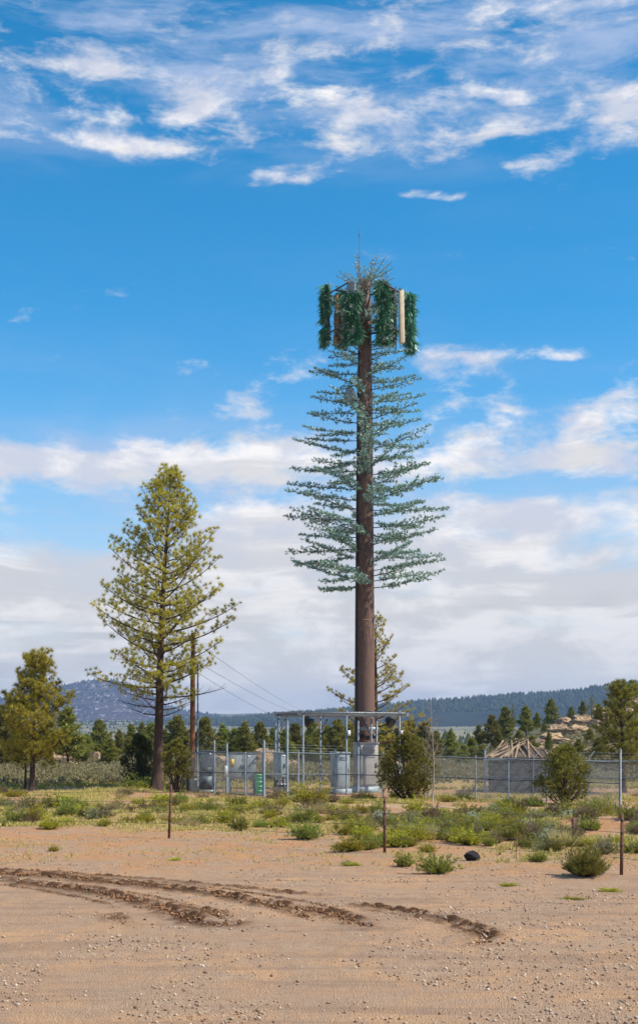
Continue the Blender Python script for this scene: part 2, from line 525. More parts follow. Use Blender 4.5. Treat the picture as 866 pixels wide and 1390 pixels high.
def ground_mat():
    m, t, b, out = new_mat('ground')
    geo = t.node('ShaderNodeNewGeometry'); v = geo.outputs['Position']

    def at(n):
        a = t.node('ShaderNodeAttribute'); a.attribute_name = n; return a.outputs['Fac']
    n1 = t.noise(v, .35, 6, .6); n2 = t.noise(v, 2.3, 6, .65); n3 = t.noise(v, 14, 5, .7); n4 = t.noise(v, 60, 3, .7)
    road = t.mix(t.sstep(n1, .35, .65), (.440, .280, .172), (.525, .320, .176))
    road = t.mix(t.sstep(n2, .45, .72), road, (.355, .245, .180))
    sand = t.mix(t.sstep(n2, .35, .65), (.530, .280, .130), (.450, .232, .108))
    c = t.mix(at('sand'), road, sand)
    c = t.mix(t.m('MULTIPLY', at('pale'), .85), c, (.56, .40, .24))
    vo = t.node('ShaderNodeTexVoronoi'); vo.inputs['Scale'].default_value = 26; t.l.new(v, vo.inputs['Vector'])
    vg = t.node('ShaderNodeTexVoronoi'); vg.inputs['Scale'].default_value = 60; t.l.new(v, vg.inputs['Vector'])
    spk = t.m('MULTIPLY', t.sstep(vo.outputs['Distance'], .30, .16), t.sstep(n3, .48, .60))
    c = t.mix(t.m('MULTIPLY', t.sstep(t.noise(v, .8, 6, .65, .8), .44, .58), .72), c, t.mix(t.sstep(n2, .4, .6), (.345, .240, .168), (.44, .312, .212)))
    c = t.mix(t.m('MULTIPLY', spk, .9), c, t.mix(vo.outputs['Color'], (.52, .42, .36), (.24, .17, .14)))
    c = t.mix(t.m('MULTIPLY', t.sstep(n4, .45, .65), .38), c, (.20, .125, .08))
    c = t.mix(t.m('MULTIPLY', t.sstep(t.noise(v, 30, 6, .75), .54, .68), .6), c, (.60, .46, .31))
    c = t.mix(t.m('MULTIPLY', t.sstep(t.noise(v, 5, 7, .7), .54, .72), .40), c, (.25, .15, .085))
    wm = t.node('ShaderNodeMapping'); wm.inputs['Scale'].default_value = (.16, 1.5, 1); wm.inputs['Rotation'].default_value = (0, 0, .12); t.l.new(v, wm.inputs[0])
    c = t.mix(t.m('MULTIPLY', t.m('MULTIPLY', t.sstep(t.noise(wm.outputs[0], 1.6, 6, .65, .3), .50, .62), t.m('SUBTRACT', 1.0, at('sand'))), .42), c, (.255, .165, .115))
    gr = t.mix(t.sstep(n3, .35, .65), (.33, .26, .07), (.52, .39, .17))
    c = t.mix(t.m('MULTIPLY', at('green'), t.m('ADD', .25, t.m('MULTIPLY', t.sstep(n2, .36, .62), .6))), c, gr)
    far = t.mix(t.sstep(t.noise(v, .009, 7, .62), .38, .62), (.235, .215, .135), (.125, .125, .078))
    far = t.mix(t.sstep(t.noise(v, .05, 6, .7), .48, .62), far, (.085, .090, .055))
    c = t.mix(at('far'), c, far)
    c = t.mix(t.m('MULTIPLY', at('rut'), t.m('ADD', .75, t.m('MULTIPLY', n3, .7)), clamp=True), c, (.105, .052, .026))
    t.put(b.inputs['Base Color'], c)
    b.inputs['Roughness'].default_value = .95
    b.inputs['Specular IOR Level'].default_value = .15
    h = t.m('ADD', t.m('MULTIPLY', n3, .6), t.m('ADD', t.m('MULTIPLY', vg.outputs['Distance'], -.35), t.m('MULTIPLY', n4, .35)))
    bp = t.node('ShaderNodeBump'); bp.inputs['Strength'].default_value = 1.0; bp.inputs['Distance'].default_value = .05
    t.put(bp.inputs['Height'], h); t.l.new(bp.outputs[0], b.inputs['Normal'])
    return m


M_ground = ground_mat()


def hill_mat(name, ca, cb, cc, sc1, spots):
    m, t, b, out = new_mat(name)
    geo = t.node('ShaderNodeNewGeometry'); v = geo.outputs['Position']
    mp = t.node('ShaderNodeMapping'); mp.inputs['Scale'].default_value = (1, .22, .8); t.l.new(v, mp.inputs[0])
    n = t.noise(v, sc1, 8, .65); k = t.noise(mp.outputs[0], sc1 * 7, 6, .72)
    c = t.mix(t.sstep(n, .38, .62), ca, cb)
    c = t.mix(t.sstep(k, spots, spots + .07), c, cc)
    t.put(b.inputs['Base Color'], c); b.inputs['Roughness'].default_value = 1.0
    b.inputs['Specular IOR Level'].default_value = 0.0
    return m


M_butte = hill_mat('butte_scrub', (.070, .060, .066), (.032, .032, .036), (.26, .23, .25), .010, .555)
M_ridge = hill_mat('ridge_scrub', (.035, .045, .038), (.022, .030, .028), (.09, .09, .065), .006, .62)
M_plateau = hill_mat('plateau_scrub', (.14, .14, .10), (.075, .08, .065), (.20, .18, .13), .003, .60)
M_forest = foliage('far_forest', [(.018, .028, .020), (.035, .048, .030), (.05, .062, .036)], .9, 0, .1, 0)

# ------------------------------------------------------------------ ground
RUTS = [  # photo polylines of the tyre ruts, width m, strength
    ([(-40, 1179), (0, 1181), (60, 1184), (150, 1190), (230, 1195), (300, 1203), (385, 1211), (440, 1216)], .10, .75),
    ([(-40, 1184), (0, 1187), (60, 1190), (130, 1196), (200, 1203), (270, 1211), (330, 1222), (400, 1234), (440, 1240), (475, 1248), (499, 1259)], .17, 1.0),
    ([(-40, 1190), (0, 1194), (60, 1202), (120, 1210), (160, 1217), (190, 1226), (225, 1234), (250, 1243), (268, 1254), (300, 1257), (325, 1251)], .16, 1.0),
    ([(200, 1228), (250, 1232), (285, 1238), (305, 1247)], .14, .9),
    ([(300, 1214), (350, 1228), (400, 1240), (420, 1250)], .08, .5),
    ([(495, 1230), (550, 1238), (600, 1248), (640, 1260), (661, 1272), (650, 1284)], .14, .8),
    ([(-40, 1196), (60, 1209), (120, 1221), (160, 1232)], .05, .5),
    ([(-40, 1182), (60, 1187), (150, 1193), (240, 1200), (330, 1211), (420, 1226), (480, 1240)], .05, .55),
    ([(-40, 1192), (60, 1197), (140, 1206), (210, 1218), (260, 1230), (290, 1240)], .05, .5),
    ([(495, 1236), (560, 1246), (610, 1258), (636, 1270)], .05, .45),
    ([(150, 1243), (165, 1250), (172, 1254)], .12, .5),
]


def seg_dist(X, Y, poly):
    d = np.full(X.shape, 1e9)
    P = [G(*p) for p in poly]
    for (x0, y0), (x1, y1) in zip(P[:-1], P[1:]):
        dx, dy = x1 - x0, y1 - y0
        t = np.clip(((X - x0) * dx + (Y - y0) * dy) / (dx * dx + dy * dy), 0, 1)
        d = np.minimum(d, np.hypot(X - x0 - t * dx, Y - y0 - t * dy))
    return d


def green_mask(X, Y):
    n = fbm(X * .45, Y * .30, 31, 4); n2 = fbm(X * .13, Y * .13, 37, 3)
    edge = 34.0 - .25 * X + (n2 - .5) * 9          # where the verge plants begin, nearer on the right
    edge = np.where(X > 1, np.minimum(edge, 28 + (n2 - .5) * 6), edge)
    g = sst(Y + (fbm(X * 1.7, Y * 1.2, 33, 3) - .5) * 7, edge - 3, edge + 3) * sst(n, .38, .56)
    left = sst(-X, 1, 6) * sst(Y, 34, 37) * (1 - sst(Y, 45.5, 47))
    g = np.maximum(g, left * sst(n, .30, .46))
    strip = sst(Y, 48.5, 49.5) * (1 - sst(Y, 51.5, 52.5))
    g = np.maximum(g * (1 - pale_mask(X, Y)), strip * sst(n, .3, .5) * .9)
    inside = sst(Y, 52.5, 53.5) * (1 - sst(Y, 60, 62)) * sst(X, -5.5, -4.5)
    g = g * (1 - inside * .8)
    mead = sst(Y, 60, 64) * (1 - sst(Y, 118, 150)) * sst(n, .2, .42)
    return np.clip(np.maximum(g, mead), 0, 1)


def pale_mask(X, Y):
    c = np.interp(X, [-14, -6, 0, 6, 14], [48.6, 47.9, 47.2, 43.6, 41.4])
    w = np.interp(X, [-14, -6, 0, 6, 14], [.35, .7, 1.1, 1.9, 2.2])
    n = fbm(X * .6, Y * .6, 41, 3)
    return (1 - sst(np.abs(Y - c), w * .55, w * 1.25)) * sst(X, -9, -4) * sst(n, .12, .4)


def build_ground():
    rows = np.concatenate([np.linspace(-60, 8, 24)[:-1], np.linspace(8, 14, 70)[:-1], np.linspace(14, 26, 270)[:-1],
                           np.linspace(26, 66, 190)[:-1], np.geomspace(66, 220, 80)[:-1], np.geomspace(220, 7400, 120)])
    u = np.linspace(-1, 1, 441)
    hw = 13 + .62 * np.maximum(rows, 0)
    X = hw[:, None] * (.34 * u + .66 * u ** 3)[None]
    Y = np.repeat(rows[:, None], len(u), 1)
    Z = terrain(X, Y)
    rut = np.zeros_like(X)
    m = (Y > 13) & (Y < 27)
    xs, ys = X[m], Y[m]
    dz = np.zeros_like(xs); rt = np.zeros_like(xs)
    lump = fbm(xs * 9, ys * 9, 51, 5); lump2 = fbm(xs * 5, ys * 5, 57, 3)
    wob = (fbm(xs * 2.2, ys * 2.2, 61, 3) - .5)
    gap = fbm(xs * .9, ys * .9, 63, 3)
    for poly, w, s in RUTS:
        d = np.abs(seg_dist(xs, ys, poly) + wob * w * 1.5)
        on = s * (.78 + .34 * sst(gap, .32, .6))
        x1, y1 = G(*poly[-1]); on = on * (.25 + .75 * sst(np.hypot(xs - x1, ys - y1), .05, .9))
        dz += on * (-.050 * np.exp(-(d / (w * .6)) ** 2) + .034 * np.exp(-((d - w * 1.1) / (w * .5)) ** 2) * (.3 + sst(lump, .36, .66)))
        rt = np.maximum(rt, np.minimum(1, on * np.exp(-(d / (w * 1.6)) ** 3) * (.40 + 1.0 * sst(lump, .36, .58))))
    # whole churned patch between the ruts is a little rougher
    Z[m] += dz + (lump - .5) * .018 + (lump2 - .5) * .03
    rut[m] = rt
    sand = sst(Y + (fbm(X * .5, Y * .5, 71, 3) - .5) * 7, 21.5, 28)
    g = green_mask(X, Y); p = pale_mask(X, Y)
    far = sst(Y + (fbm(X * .05, Y * .05, 77, 3) - .5) * 50, 80, 140)
    nr, nc = X.shape
    i = (np.arange(nr - 1)[:, None] * nc + np.arange(nc - 1)[None]).ravel()
    mb = MB().add(np.stack([X, Y, Z], -1).reshape(-1, 3), np.stack([i, i + 1, i + nc + 1, i + nc], 1))
    me = mb.data('ground', M_ground, True)
    for nm, arr in (('rut', rut), ('sand', sand), ('green', g), ('pale', p), ('far', far)):
        a = me.attributes.new(nm, 'FLOAT', 'POINT'); a.data.foreach_set('value', arr.astype(np.float32).ravel())
    o = link('ground', me)
    tag(o, 'bare gravelly dirt ground with churned tyre ruts, running out to the valley', 'ground', kind='structure')


build_ground()


# ------------------------------------------------------------------ far hills
def hill(name, label, mat, sil, Y0, depth, rough, seed, nx=260, ny=46):
    """a range with its crest at distance Y0; sil = crest heights as photo points"""
    px = np.linspace(-1500, 2400, nx); vv = np.linspace(-1, 1, ny)
    sx = [s[0] for s in sil]; sy = [s[1] for s in sil]
    crest = np.interp(px, sx, sy)
    zc = CAMH + (HY - crest) / FPX * Y0
    Xc = PX(px, Y0)
    X = np.repeat(Xc[None], ny, 0); Y = Y0 + vv[:, None] * depth + 0 * X
    prof = np.where(vv < 0, (1 + vv), (1 - .55 * vv))[:, None]
    prof = prof ** 1.15
    n = fbm(X / (depth * .22), Y / (depth * .22), seed, 5, .55) - .5
    foot = terrain(X, Y) - 12
    Z = foot + (zc[None] - foot) * prof + n * rough * (1.1 - np.abs(vv)[:, None]) * prof
    i = (np.arange(ny - 1)[:, None] * nx + np.arange(nx - 1)[None]).ravel()
    mb = MB().add(np.stack([X, Y, Z], -1).reshape(-1, 3), np.stack([i, i + 1, i + nx + 1, i + nx], 1))
    o = link(name, mb.data(name, mat, True))
    tag(o, label, 'hills', kind='structure')
    return X, Y, Z


HB = hill('hills', 'blue-grey butte flecked with pale rock on the horizon', M_butte,
          [(-1500, 968), (-900, 960), (-400, 966), (-150, 955), (0, 949), (45, 945), (75, 935), (100, 925), (125, 920), (158, 922), (188, 934), (215, 951), (245, 964), (320, 976), (500, 984), (2400, 985)],
          4600, 900, 34, 91)
HP = hill('hills', 'low grey plateau edge across the far side of the valley', M_plateau,
          [(-1500, 972), (0, 973), (260, 969), (370, 969), (480, 970), (640, 972), (2400, 970)], 5600, 800, 16, 95)
HR = hill('hills', 'dark blue forested ridge rising beyond the sandstone hill', M_ridge,
          [(-1500, 985), (200, 984), (330, 975), (400, 968), (480, 962), (566, 954), (640, 949), (700, 943), (780, 938), (825, 930), (850, 926), (900, 928), (1200, 915), (1700, 935), (2400, 930)],
          3200, 900, 14, 99)


def cones(mb, P, H, R, sides=5, g=rng):
    n = len(P)
    an = np.arange(sides) * 2 * PI / sides
    tip = P + np.stack([0 * H, 0 * H, H], 1)
    jit = g.uniform(.75, 1.25, (n, sides))
    ring = P[:, None] + np.stack([np.cos(an)[None] * R[:, None] * jit, np.sin(an)[None] * R[:, None] * jit, np.repeat((H * .12)[:, None], sides, 1)], -1)
    V = np.concatenate([tip[:, None], ring], 1).reshape(-1, 3)
    b = np.arange(n)[:, None] * (sides + 1)
    k = np.arange(sides)[None]
    F = np.stack([b + 0 * k, b + 1 + k, b + 1 + (k + 1) % sides], -1).reshape(-1, 3)
    mb.add(V, F)


def far_forest():
    g = np.random.default_rng(21)
    mb = MB()
    for (X, Y, Z), n, size, vlo in ((HR, 12000, 8.5, 12), (HB, 4200, 9, 12)):
        ny, nx = X.shape
        j = g.uniform(vlo, ny * .56, n); i = g.uniform(nx * .30, nx * .72, n)
        j0 = j.astype(int); i0 = i.astype(int); fj = j - j0; fi = i - i0
        bl = lambda A: (A[j0, i0] * (1 - fi) + A[j0, i0 + 1] * fi) * (1 - fj) + (A[j0 + 1, i0] * (1 - fi) + A[j0 + 1, i0 + 1] * fi) * fj
        P = np.stack([bl(X), bl(Y), bl(Z) - .6], 1)
        H = size * g.uniform(.3, 1.0, n) ** 1.3 * 1.35; cones(mb, P, H, H * g.uniform(.30, .52, n), g=g)
    o = link('far_forest', mb.data('far_forest', M_forest))
    tag(o, 'dark forest covering the far ridge and butte', 'forest', kind='stuff')
    mb = MB()
    n = 7500
    Y = 210 * (2900 / 210) ** g.uniform(0, 1, n); X = g.uniform(-.42, .42, n) * Y
    keep = fbm(X * .006, Y * .004, 81, 4) > .40
    X, Y = X[keep], Y[keep]
    H = g.uniform(1.6, 4.6, len(X)); P = np.stack([X, Y, terrain(X, Y) - .3], 1)
    cones(mb, P, H, H * g.uniform(.30, .5, len(X)), 6, g)
    o = link('valley_woodland', mb.data('valley_woodland', M_forest))
    tag(o, 'dark juniper woodland dotted over the valley floor', 'woodland', kind='stuff')


far_forest()

# ------------------------------------------------------------------ trees


def grow_pine(seed, H, r0, prof, lean=(0, 0), crown_lo=.2, nlimb=70, tuft_len=.17, tuft_N=22, tuft_w=.018, twig_step=.26,
              bare_below=0.0, dens=1.0, droop=.1, up=.5, twig=1.0, vary=.3):
    """returns (trunk mesh, crown mesh); prof = [(z, radius)] of the crown"""
    g = np.random.default_rng(seed)
    tr, cr = MB(), MB()
    zs = np.linspace(0, 1, 14)
    ph = g.uniform(0, 6, 2)
    cxs = lean[0] * zs ** 1.2 + .05 * np.sin(zs * 7 + ph[0]) * H * .06
    cys = lean[1] * zs ** 1.2 + .05 * np.sin(zs * 6 + ph[1]) * H * .06
    rad = r0 * ((1 - zs) ** .85 * .92 + .03) * (1 + .45 * np.exp(-zs * 40))
    tr.tube(np.stack([cxs, cys, zs * H - .12 * (zs == 0)], 1), rad, 10)
    pz = [p[0] for p in prof]; pr = [p[1] for p in prof]
    TP, TD = [], []
    for i in range(nlimb):
        f = (i + g.uniform(-.3, .3)) / nlimb
        z = H * (crown_lo + (1 - crown_lo) * np.clip(f, 0, .99) ** 1.0)
        L = np.interp(z, pz, pr) * g.uniform(.95 - vary, .95 + vary * .6)
        az = i * 2.39996 + g.uniform(-.5, .5)
        zf = z / H
        c = np.array([np.interp(zf, zs, cxs), np.interp(zf, zs, cys), z])
        e0 = np.interp(zf, [crown_lo, .6, 1], [-droop, .25, .9]) + g.uniform(-.15, .2)
        e1 = e0 + up * g.uniform(.6, 1.2)
        n = 7; p = c.copy(); pts = [p]
        azc = az + g.uniform(-.3, .3)
        for k in range(n):
            t = k / (n - 1); el = e0 + (e1 - e0) * t; aa = az + (azc - az) * t + g.uniform(-.1, .1)
            p = p + L / n * np.array([math.cos(aa) * math.cos(el), math.sin(aa) * math.cos(el), math.sin(el)])
            pts.append(p)
        pts = np.array(pts)
        lr = min(np.interp(zf, zs, rad) * .40, .012 + .0125 * L)
        tr.tube(pts, np.linspace(lr, .006, len(pts)), 5, False)
        bare = z < bare_below and g.uniform() < .8
        s = .22 * L
        side = 1
        while s < L:
            t = s / L; q = t * n; k = min(int(q), n - 1)
            b = pts[k] + (pts[k + 1] - pts[k]) * (q - k)
            d = unit(pts[k + 1] - pts[k])
            sd = unit(np.cross(d, [0, 0, 1])) * side
            tl = (.22 + .32 * L * (1 - t)) * g.uniform(.6, 1.15) * twig
            tl = min(tl, 1.4)
            td = unit(d * g.uniform(.5, .9) + sd * g.uniform(.5, 1.0) + np.array([0, 0, g.uniform(-.15, .55)]))
            e = b + td * tl + np.array([0, 0, .10 * tl])
            tr.tube(np.array([b, (b + e) / 2 - np.array([0, 0, .03 * tl]), e]), [.010, .007, .004], 3, False)
            if not bare and g.uniform() < dens:
                TP.append(e); TD.append(td + np.array([0, 0, .4]))
                m = int(tl / twig_step)
                for j in range(m):
                    a = (j + g.uniform(.3, 1)) / (m + .6)
                    bb = b + (e - b) * a
                    off = unit(g.normal(size=3) + np.array([0, 0, .5])) * g.uniform(.10, .30)
                    TP.append(bb + off); TD.append(off + td * .3)
                    tr.tube(np.array([bb, bb + off]), [.005, .003], 3, False)
            s += g.uniform(.10, .22) * max(.6, L * .45); side = -side
        if not bare:
            TP.append(pts[-1]); TD.append(unit(pts[-1] - pts[-2]))
    TP.append(np.array([cxs[-1], cys[-1], H])); TD.append(np.array([0, 0, 1.]))
    needles(cr, np.array(TP), np.array(TD), tuft_N, tuft_len * g.uniform(.75, 1.2, len(TP)), tuft_w, 1.15, g)
    return tr, cr


def plant_tree(name, label, cat, tr, cr, X, Y, bark, leaf, scale=1.0, rz=0.0, group=None, sink=0.0):
    o = thing(name, label, cat, (X, Y, tz(X, Y) - sink), rz, group)
    o.scale = (scale,) * 3
    part('trunk', tr, bark, o, True)
    if cr is not None:
        part('crown', cr, leaf, o)
    return o


# tall ponderosa
X, Y = PX(212, 59.2), 59.2
tr, cr = grow_pine(11, 14.3, .25, [(3.0, 2.2), (4.4, 3.0), (5.4, 3.5), (6.4, 3.7), (8, 3.45), (10, 2.75), (12, 1.95), (13.3, 1.0), (14.3, .2)],
                   lean=(.62, 0), crown_lo=.23, nlimb=100, tuft_len=.180, tuft_N=58, tuft_w=.0125, twig_step=.24, bare_below=4.4, droop=.0, up=.45, twig=1.35, dens=.92, vary=.30)
plant_tree('ponderosa_pine', 'tall open ponderosa pine with dark bare trunk, left of the utility pole', 'pine tree', tr, cr, X, Y, M_bark, M_pine)
# shorter golden pine at the left
X, Y = PX(44, 57.6), 57.6
tr, cr = grow_pine(23, 5.45, .135, [(.8, 1.2), (1.6, 1.6), (2.6, 1.75), (3.6, 1.5), (4.6, 1.1), (5.3, .7), (5.85, .2)],
                   lean=(.12, 0), crown_lo=.24, nlimb=44, tuft_len=.20, tuft_N=50, tuft_w=.015, twig_step=.17, droop=.05, up=.7, twig=1.5, vary=.5)
plant_tree('golden_pine', 'medium golden-green pine with slim dark trunk at the meadow edge', 'pine tree', tr, cr, X, Y, M_bark, M_pine_gold)
X, Y = PX(34, 61), 61
tr, cr = grow_pine(29, 2.5, .07, [(.6, .5), (1.2, .8), (1.8, .75), (2.3, .4), (2.5, .1)], lean=(.1, 0), crown_lo=.34, nlimb=26, tuft_len=.15, tuft_N=16, tuft_w=.02, twig_step=.2, dens=.8)
plant_tree('young_pine', 'small sparse yellow pine beside the golden pine', 'pine tree', tr, cr, X, Y, M_bark, M_pine_gold)
# pine half hidden behind the tower
X, Y = PX(508, 69), 69
tr, cr = grow_pine(37, 8.6, .19, [(.8, 1.8), (2.2, 3.0), (4, 2.35), (5.4, 1.75), (6.6, 1.35), (7.8, .7), (8.6, .2)],
                   lean=(.1, 0), crown_lo=.14, nlimb=46, tuft_len=.17, tuft_N=48, tuft_w=.013, twig_step=.26, droop=-.1, up=.5, dens=.85)
plant_tree('open_pine', 'sparse yellow-green pine standing behind the tower trunk', 'pine tree', tr, cr, X, Y, M_bark, M_pine)
# right-hand pine
X, Y = PX(846, 56), 56
tr, cr = grow_pine(41, 4.5, .14, [(.5, 1.2), (1.3, 1.7), (2.4, 1.5), (3.3, 1.1), (4.0, .6), (4.5, .15)],
                   lean=(-.1, 0), crown_lo=.2, nlimb=56, tuft_len=.17, tuft_N=46, tuft_w=.015, twig_step=.21, up=.6, vary=.5, twig=1.25, dens=.85)
plant_tree('bushy_pine', 'bushy yellow-green pine behind the fence corner post', 'pine tree', tr, cr, X, Y, M_bark, M_green_pine)


def grow_juniper(seed, H, W, nclump=26, tufts=70, stems=5, tl=.11, low=.12, w=.022, N=12):
    g = np.random.default_rng(seed)
    tr, cr = MB(), MB()
    TP, TD = [], []
    cs = []
    for i in range(nclump):
        f = (i + .5) / nclump
        z = H * (low + (.93 - low) * f)
        rr = W / 2 * math.sin(PI * min(1, (f * .80 + .20))) ** .75
        az = i * 2.4 + g.uniform(-.5, .5); q = g.uniform(.45, .9) * rr
        cs.append((np.array([math.cos(az) * q, math.sin(az) * q, z]), W * g.uniform(.13, .21) * (1 - .35 * f)))
    for j, (c, r) in enumerate(cs):
        d = unit(g.normal(size=(tufts, 3))); d[:, 2] *= .85
        rad = r * g.uniform(.35, 1.1, (tufts, 1))
        TP.append(c + d * rad); TD.append(d + np.array([0, 0, .7]))
        b = np.array([g.uniform(-.06, .06), g.uniform(-.06, .06), -.06])
        mid = b * .3 + c * np.array([.45, .45, .35]) + g.normal(size=3) * .04
        if j % max(1, nclump // (stems * 3)) == 0 or j < 3:
            tr.tube(np.array([b, (b + mid) / 2 + g.normal(size=3) * .03, mid, c]), np.array([.055, .042, .03, .010]) * (H / 2.3), 6, False)
        else:
            tr.tube(np.array([mid, c]), [.016, .006], 4, False)
    TP = np.concatenate(TP); TD = np.concatenate(TD)
    needles(cr, TP, TD, N, tl * g.uniform(.7, 1.3, len(TP)), w, .75, g)
    return tr, cr


tr, cr = grow_juniper(3, 2.55, 2.25, 34, 90)
plant_tree('round_juniper', 'dense dark round juniper in front of the beige equipment cabinet', 'juniper', tr, cr, *G(553, 1086), M_bark, M_jun)
tr, cr = grow_juniper(5, 2.1, 2.0, 30, 62)
plant_tree('wide_juniper', 'wide low juniper with open stems in front of the ruined hut', 'juniper', tr, cr, *G(766, 1094), M_bark, M_jun)
tr, cr = grow_juniper(8, 2.35, 1.45, 22, 60, stems=2, low=.30)
plant_tree('small_juniper', 'small yellow-green juniper on a slim stem beside the tall pine trunk', 'juniper', tr, cr, *G(241, 1077), M_bark, M_jun)
tr, cr = grow_juniper(9, 2.6, 1.75, 26, 80)
plant_tree('dark_juniper', 'dark juniper tucked behind the tall pine trunk', 'juniper', tr, cr, PX(190, 63), 63, M_bark, M_dark)  # foliage darker than on the other junipers


def bare_sapling():
    g = np.random.default_rng(5)
    tr = MB()
    H = 3.75
    zs = np.linspace(0, 1, 8)
    pts = np.stack([.05 * np.sin(zs * 5), .04 * np.cos(zs * 4), zs * H - .05], 1)
    tr.tube(pts, np.linspace(.036, .006, 8), 6)
    tw = MB()
    for i in range(34):
        z = H * g.uniform(.35, .98); az = g.uniform(0, 6.28); L = (.85 * (1 - z / H) + .2) * g.uniform(.6, 1.2)
        c = np.array([np.interp(z, pts[:, 2], pts[:, 0]), np.interp(z, pts[:, 2], pts[:, 1]), z])
        d = np.array([math.cos(az), math.sin(az), 1.0]); e = c + unit(d) * L
        m = (c + e) / 2 + np.array([math.cos(az), math.sin(az), -.2]) * .06
        tw.tube(np.array([c, m, e]), [.009, .006, .003], 4, False)
        for k in range(3):
            b = m + (e - m) * g.uniform(0, .8); tw.tube(np.array([b, b + unit(g.normal(size=3) + [0, 0, 1]) * L * .35]), [.005, .002], 3, False)
    X, Y = G(587, 1089)
    o = thing('bare_sapling', 'thin leafless grey sapling standing beside the round juniper', 'sapling', (X, Y, tz(X, Y)))
    part('trunk', tr, M_dead, o, True); part('twigs', tw, M_dead, o, kind='stuff')


bare_sapling()

# background conifers: a few grown kinds, then one copy per tree seen
FARKINDS = []
for s in range(6):
    wid = [1.25, 1.6, 1.1, 1.5, 1.2, 1.7][s]
    tr, cr = grow_pine(100 + s, 5.0, .11, [(.3, .9 * wid), (1.2, 1.15 * wid), (2.4, 1.0 * wid), (3.6, .7 * wid), (4.5, .35 * wid), (5, .1)],
                       crown_lo=[.10, .06, .12, .05, .2, .06][s], nlimb=64, tuft_len=.27, tuft_N=14, tuft_w=.06, twig_step=.22, up=.5, twig=1.2, vary=.55)
    FARKINDS.append((tr.data('trunk', M_bark, True), cr.data('crown', M_far)))
tr, cr = grow_pine(140, 5.0, .10, [(.6, .8), (2, .9), (3.5, .6), (5, .15)], crown_lo=.3, nlimb=34, tuft_len=.2, tuft_N=9, tuft_w=.04, dens=.5)
FARKINDS.append((tr.data('trunk', M_bark, True), cr.data('crown', M_far)))


FNEAR = [(8, 'behind the golden pine, at its trunk side'), (92, 'behind the rounded sandstone boulder'), (135, 'in the gap between the golden pine and the tall pine'), (190, 'right behind the tall pine'), (240, 'behind the wooden utility pole'),
         (290, 'behind the dark switch cabinet'), (340, 'behind the wide cabinet and gate'), (400, 'behind the meter cabinet'), (440, 'behind the steel canopy'), (500, 'behind the tower foot'), (560, 'behind the round juniper'), (610, 'behind the bare sapling'), (645, 'behind the fence left of the hut'),
         (690, 'behind the hut roof'), (730, 'above the hut roof on the hill'), (765, 'on the hill behind the wide juniper'), (800, 'on the hill among the sandstone ledges'), (850, 'on the hill behind the bushy pine')]
FLOOK = ['full dark', 'broad dark', 'narrow dark', 'low bushy', 'open-crowned', 'stout broad', 'thin half-bare']


def far_tree(px, top, Y, kind, label, group, wscale=1.0, i=0):
    label = FLOOK[kind] + ' conifer ' + min(FNEAR, key=lambda q: abs(q[0] - px))[1]
    X = PX(px, Y); z = tz(X, Y)
    h = PZ(top, Y) - z
    o = thing('conifer', label, 'conifer', (X, Y, z - .05), i * 1.7, group)
    s = h / 5.0
    o.scale = (s * wscale, s * wscale, s)
    link('trunk', FARKINDS[kind][0], o); link('crown', FARKINDS[kind][1], o)


LW = 'dark conifer in the tree line across the meadow behind the pines and compound'
far_left = [(8, 962, 100, 1, 1.1), (-22, 955, 104, 0, 1.2), (92, 963, 104, 4, 1.1), (26, 985, 112, 1, 1.2), (66, 992, 118, 3, 1.1), (112, 1003, 110, 3, 1.2), (118, 998, 120, 0, 1.1), (135, 980, 122, 5, 1.0), (150, 1004, 108, 3, 1.25),
            (162, 993, 126, 0, 1.0), (178, 985, 130, 2, 1.1), (193, 984, 134, 0, 1.1), (206, 983, 128, 2, 1.2), (224, 992, 128, 3, 1.1), (240, 974, 124, 4, 1.2), (250, 990, 132, 0, 1.1),
            (278, 977, 124, 5, 1.0), (302, 986, 132, 0, 1.1), (318, 991, 128, 2, 1.2), (333, 983, 126, 0, 1.1), (353, 983, 128, 5, .9), (371, 990, 132, 2, 1.1), (386, 992, 126, 3, 1.1), (401, 985, 128, 1, 1.1),
            (424, 982, 124, 5, 1.0), (441, 986, 128, 3, 1.2), (459, 980, 122, 5, 1.0), (474, 985, 130, 1, 1.1), (524, 984, 128, 1, 1.2), (540, 990, 120, 3, 1.2), (557, 981, 126, 5, 1.0), (576, 984, 124, 1, 1.1), (592, 994, 130, 2, 1.2), (612, 993, 128, 0, 1.1),
            (430, 1003, 112, 3, 1.2), (394, 1008, 108, 3, 1.2), (505, 1003, 112, 3, 1.2), (566, 1002, 110, 1, 1.3), (70, 1024, 92, 2, 1.0), (60, 1034, 90, 3, 1.2), (640, 1003, 118, 3, 1.3), (630, 1012, 106, 1, 1.2), (655, 1012, 110, 3, 1.3)]
for i, (px, top, Y, k, w) in enumerate(far_left):
    far_tree(px, top, Y, k, LW, 'conifers across the meadow', w, i)
LH = 'dark conifer growing among the pale sandstone ledges of the hill'
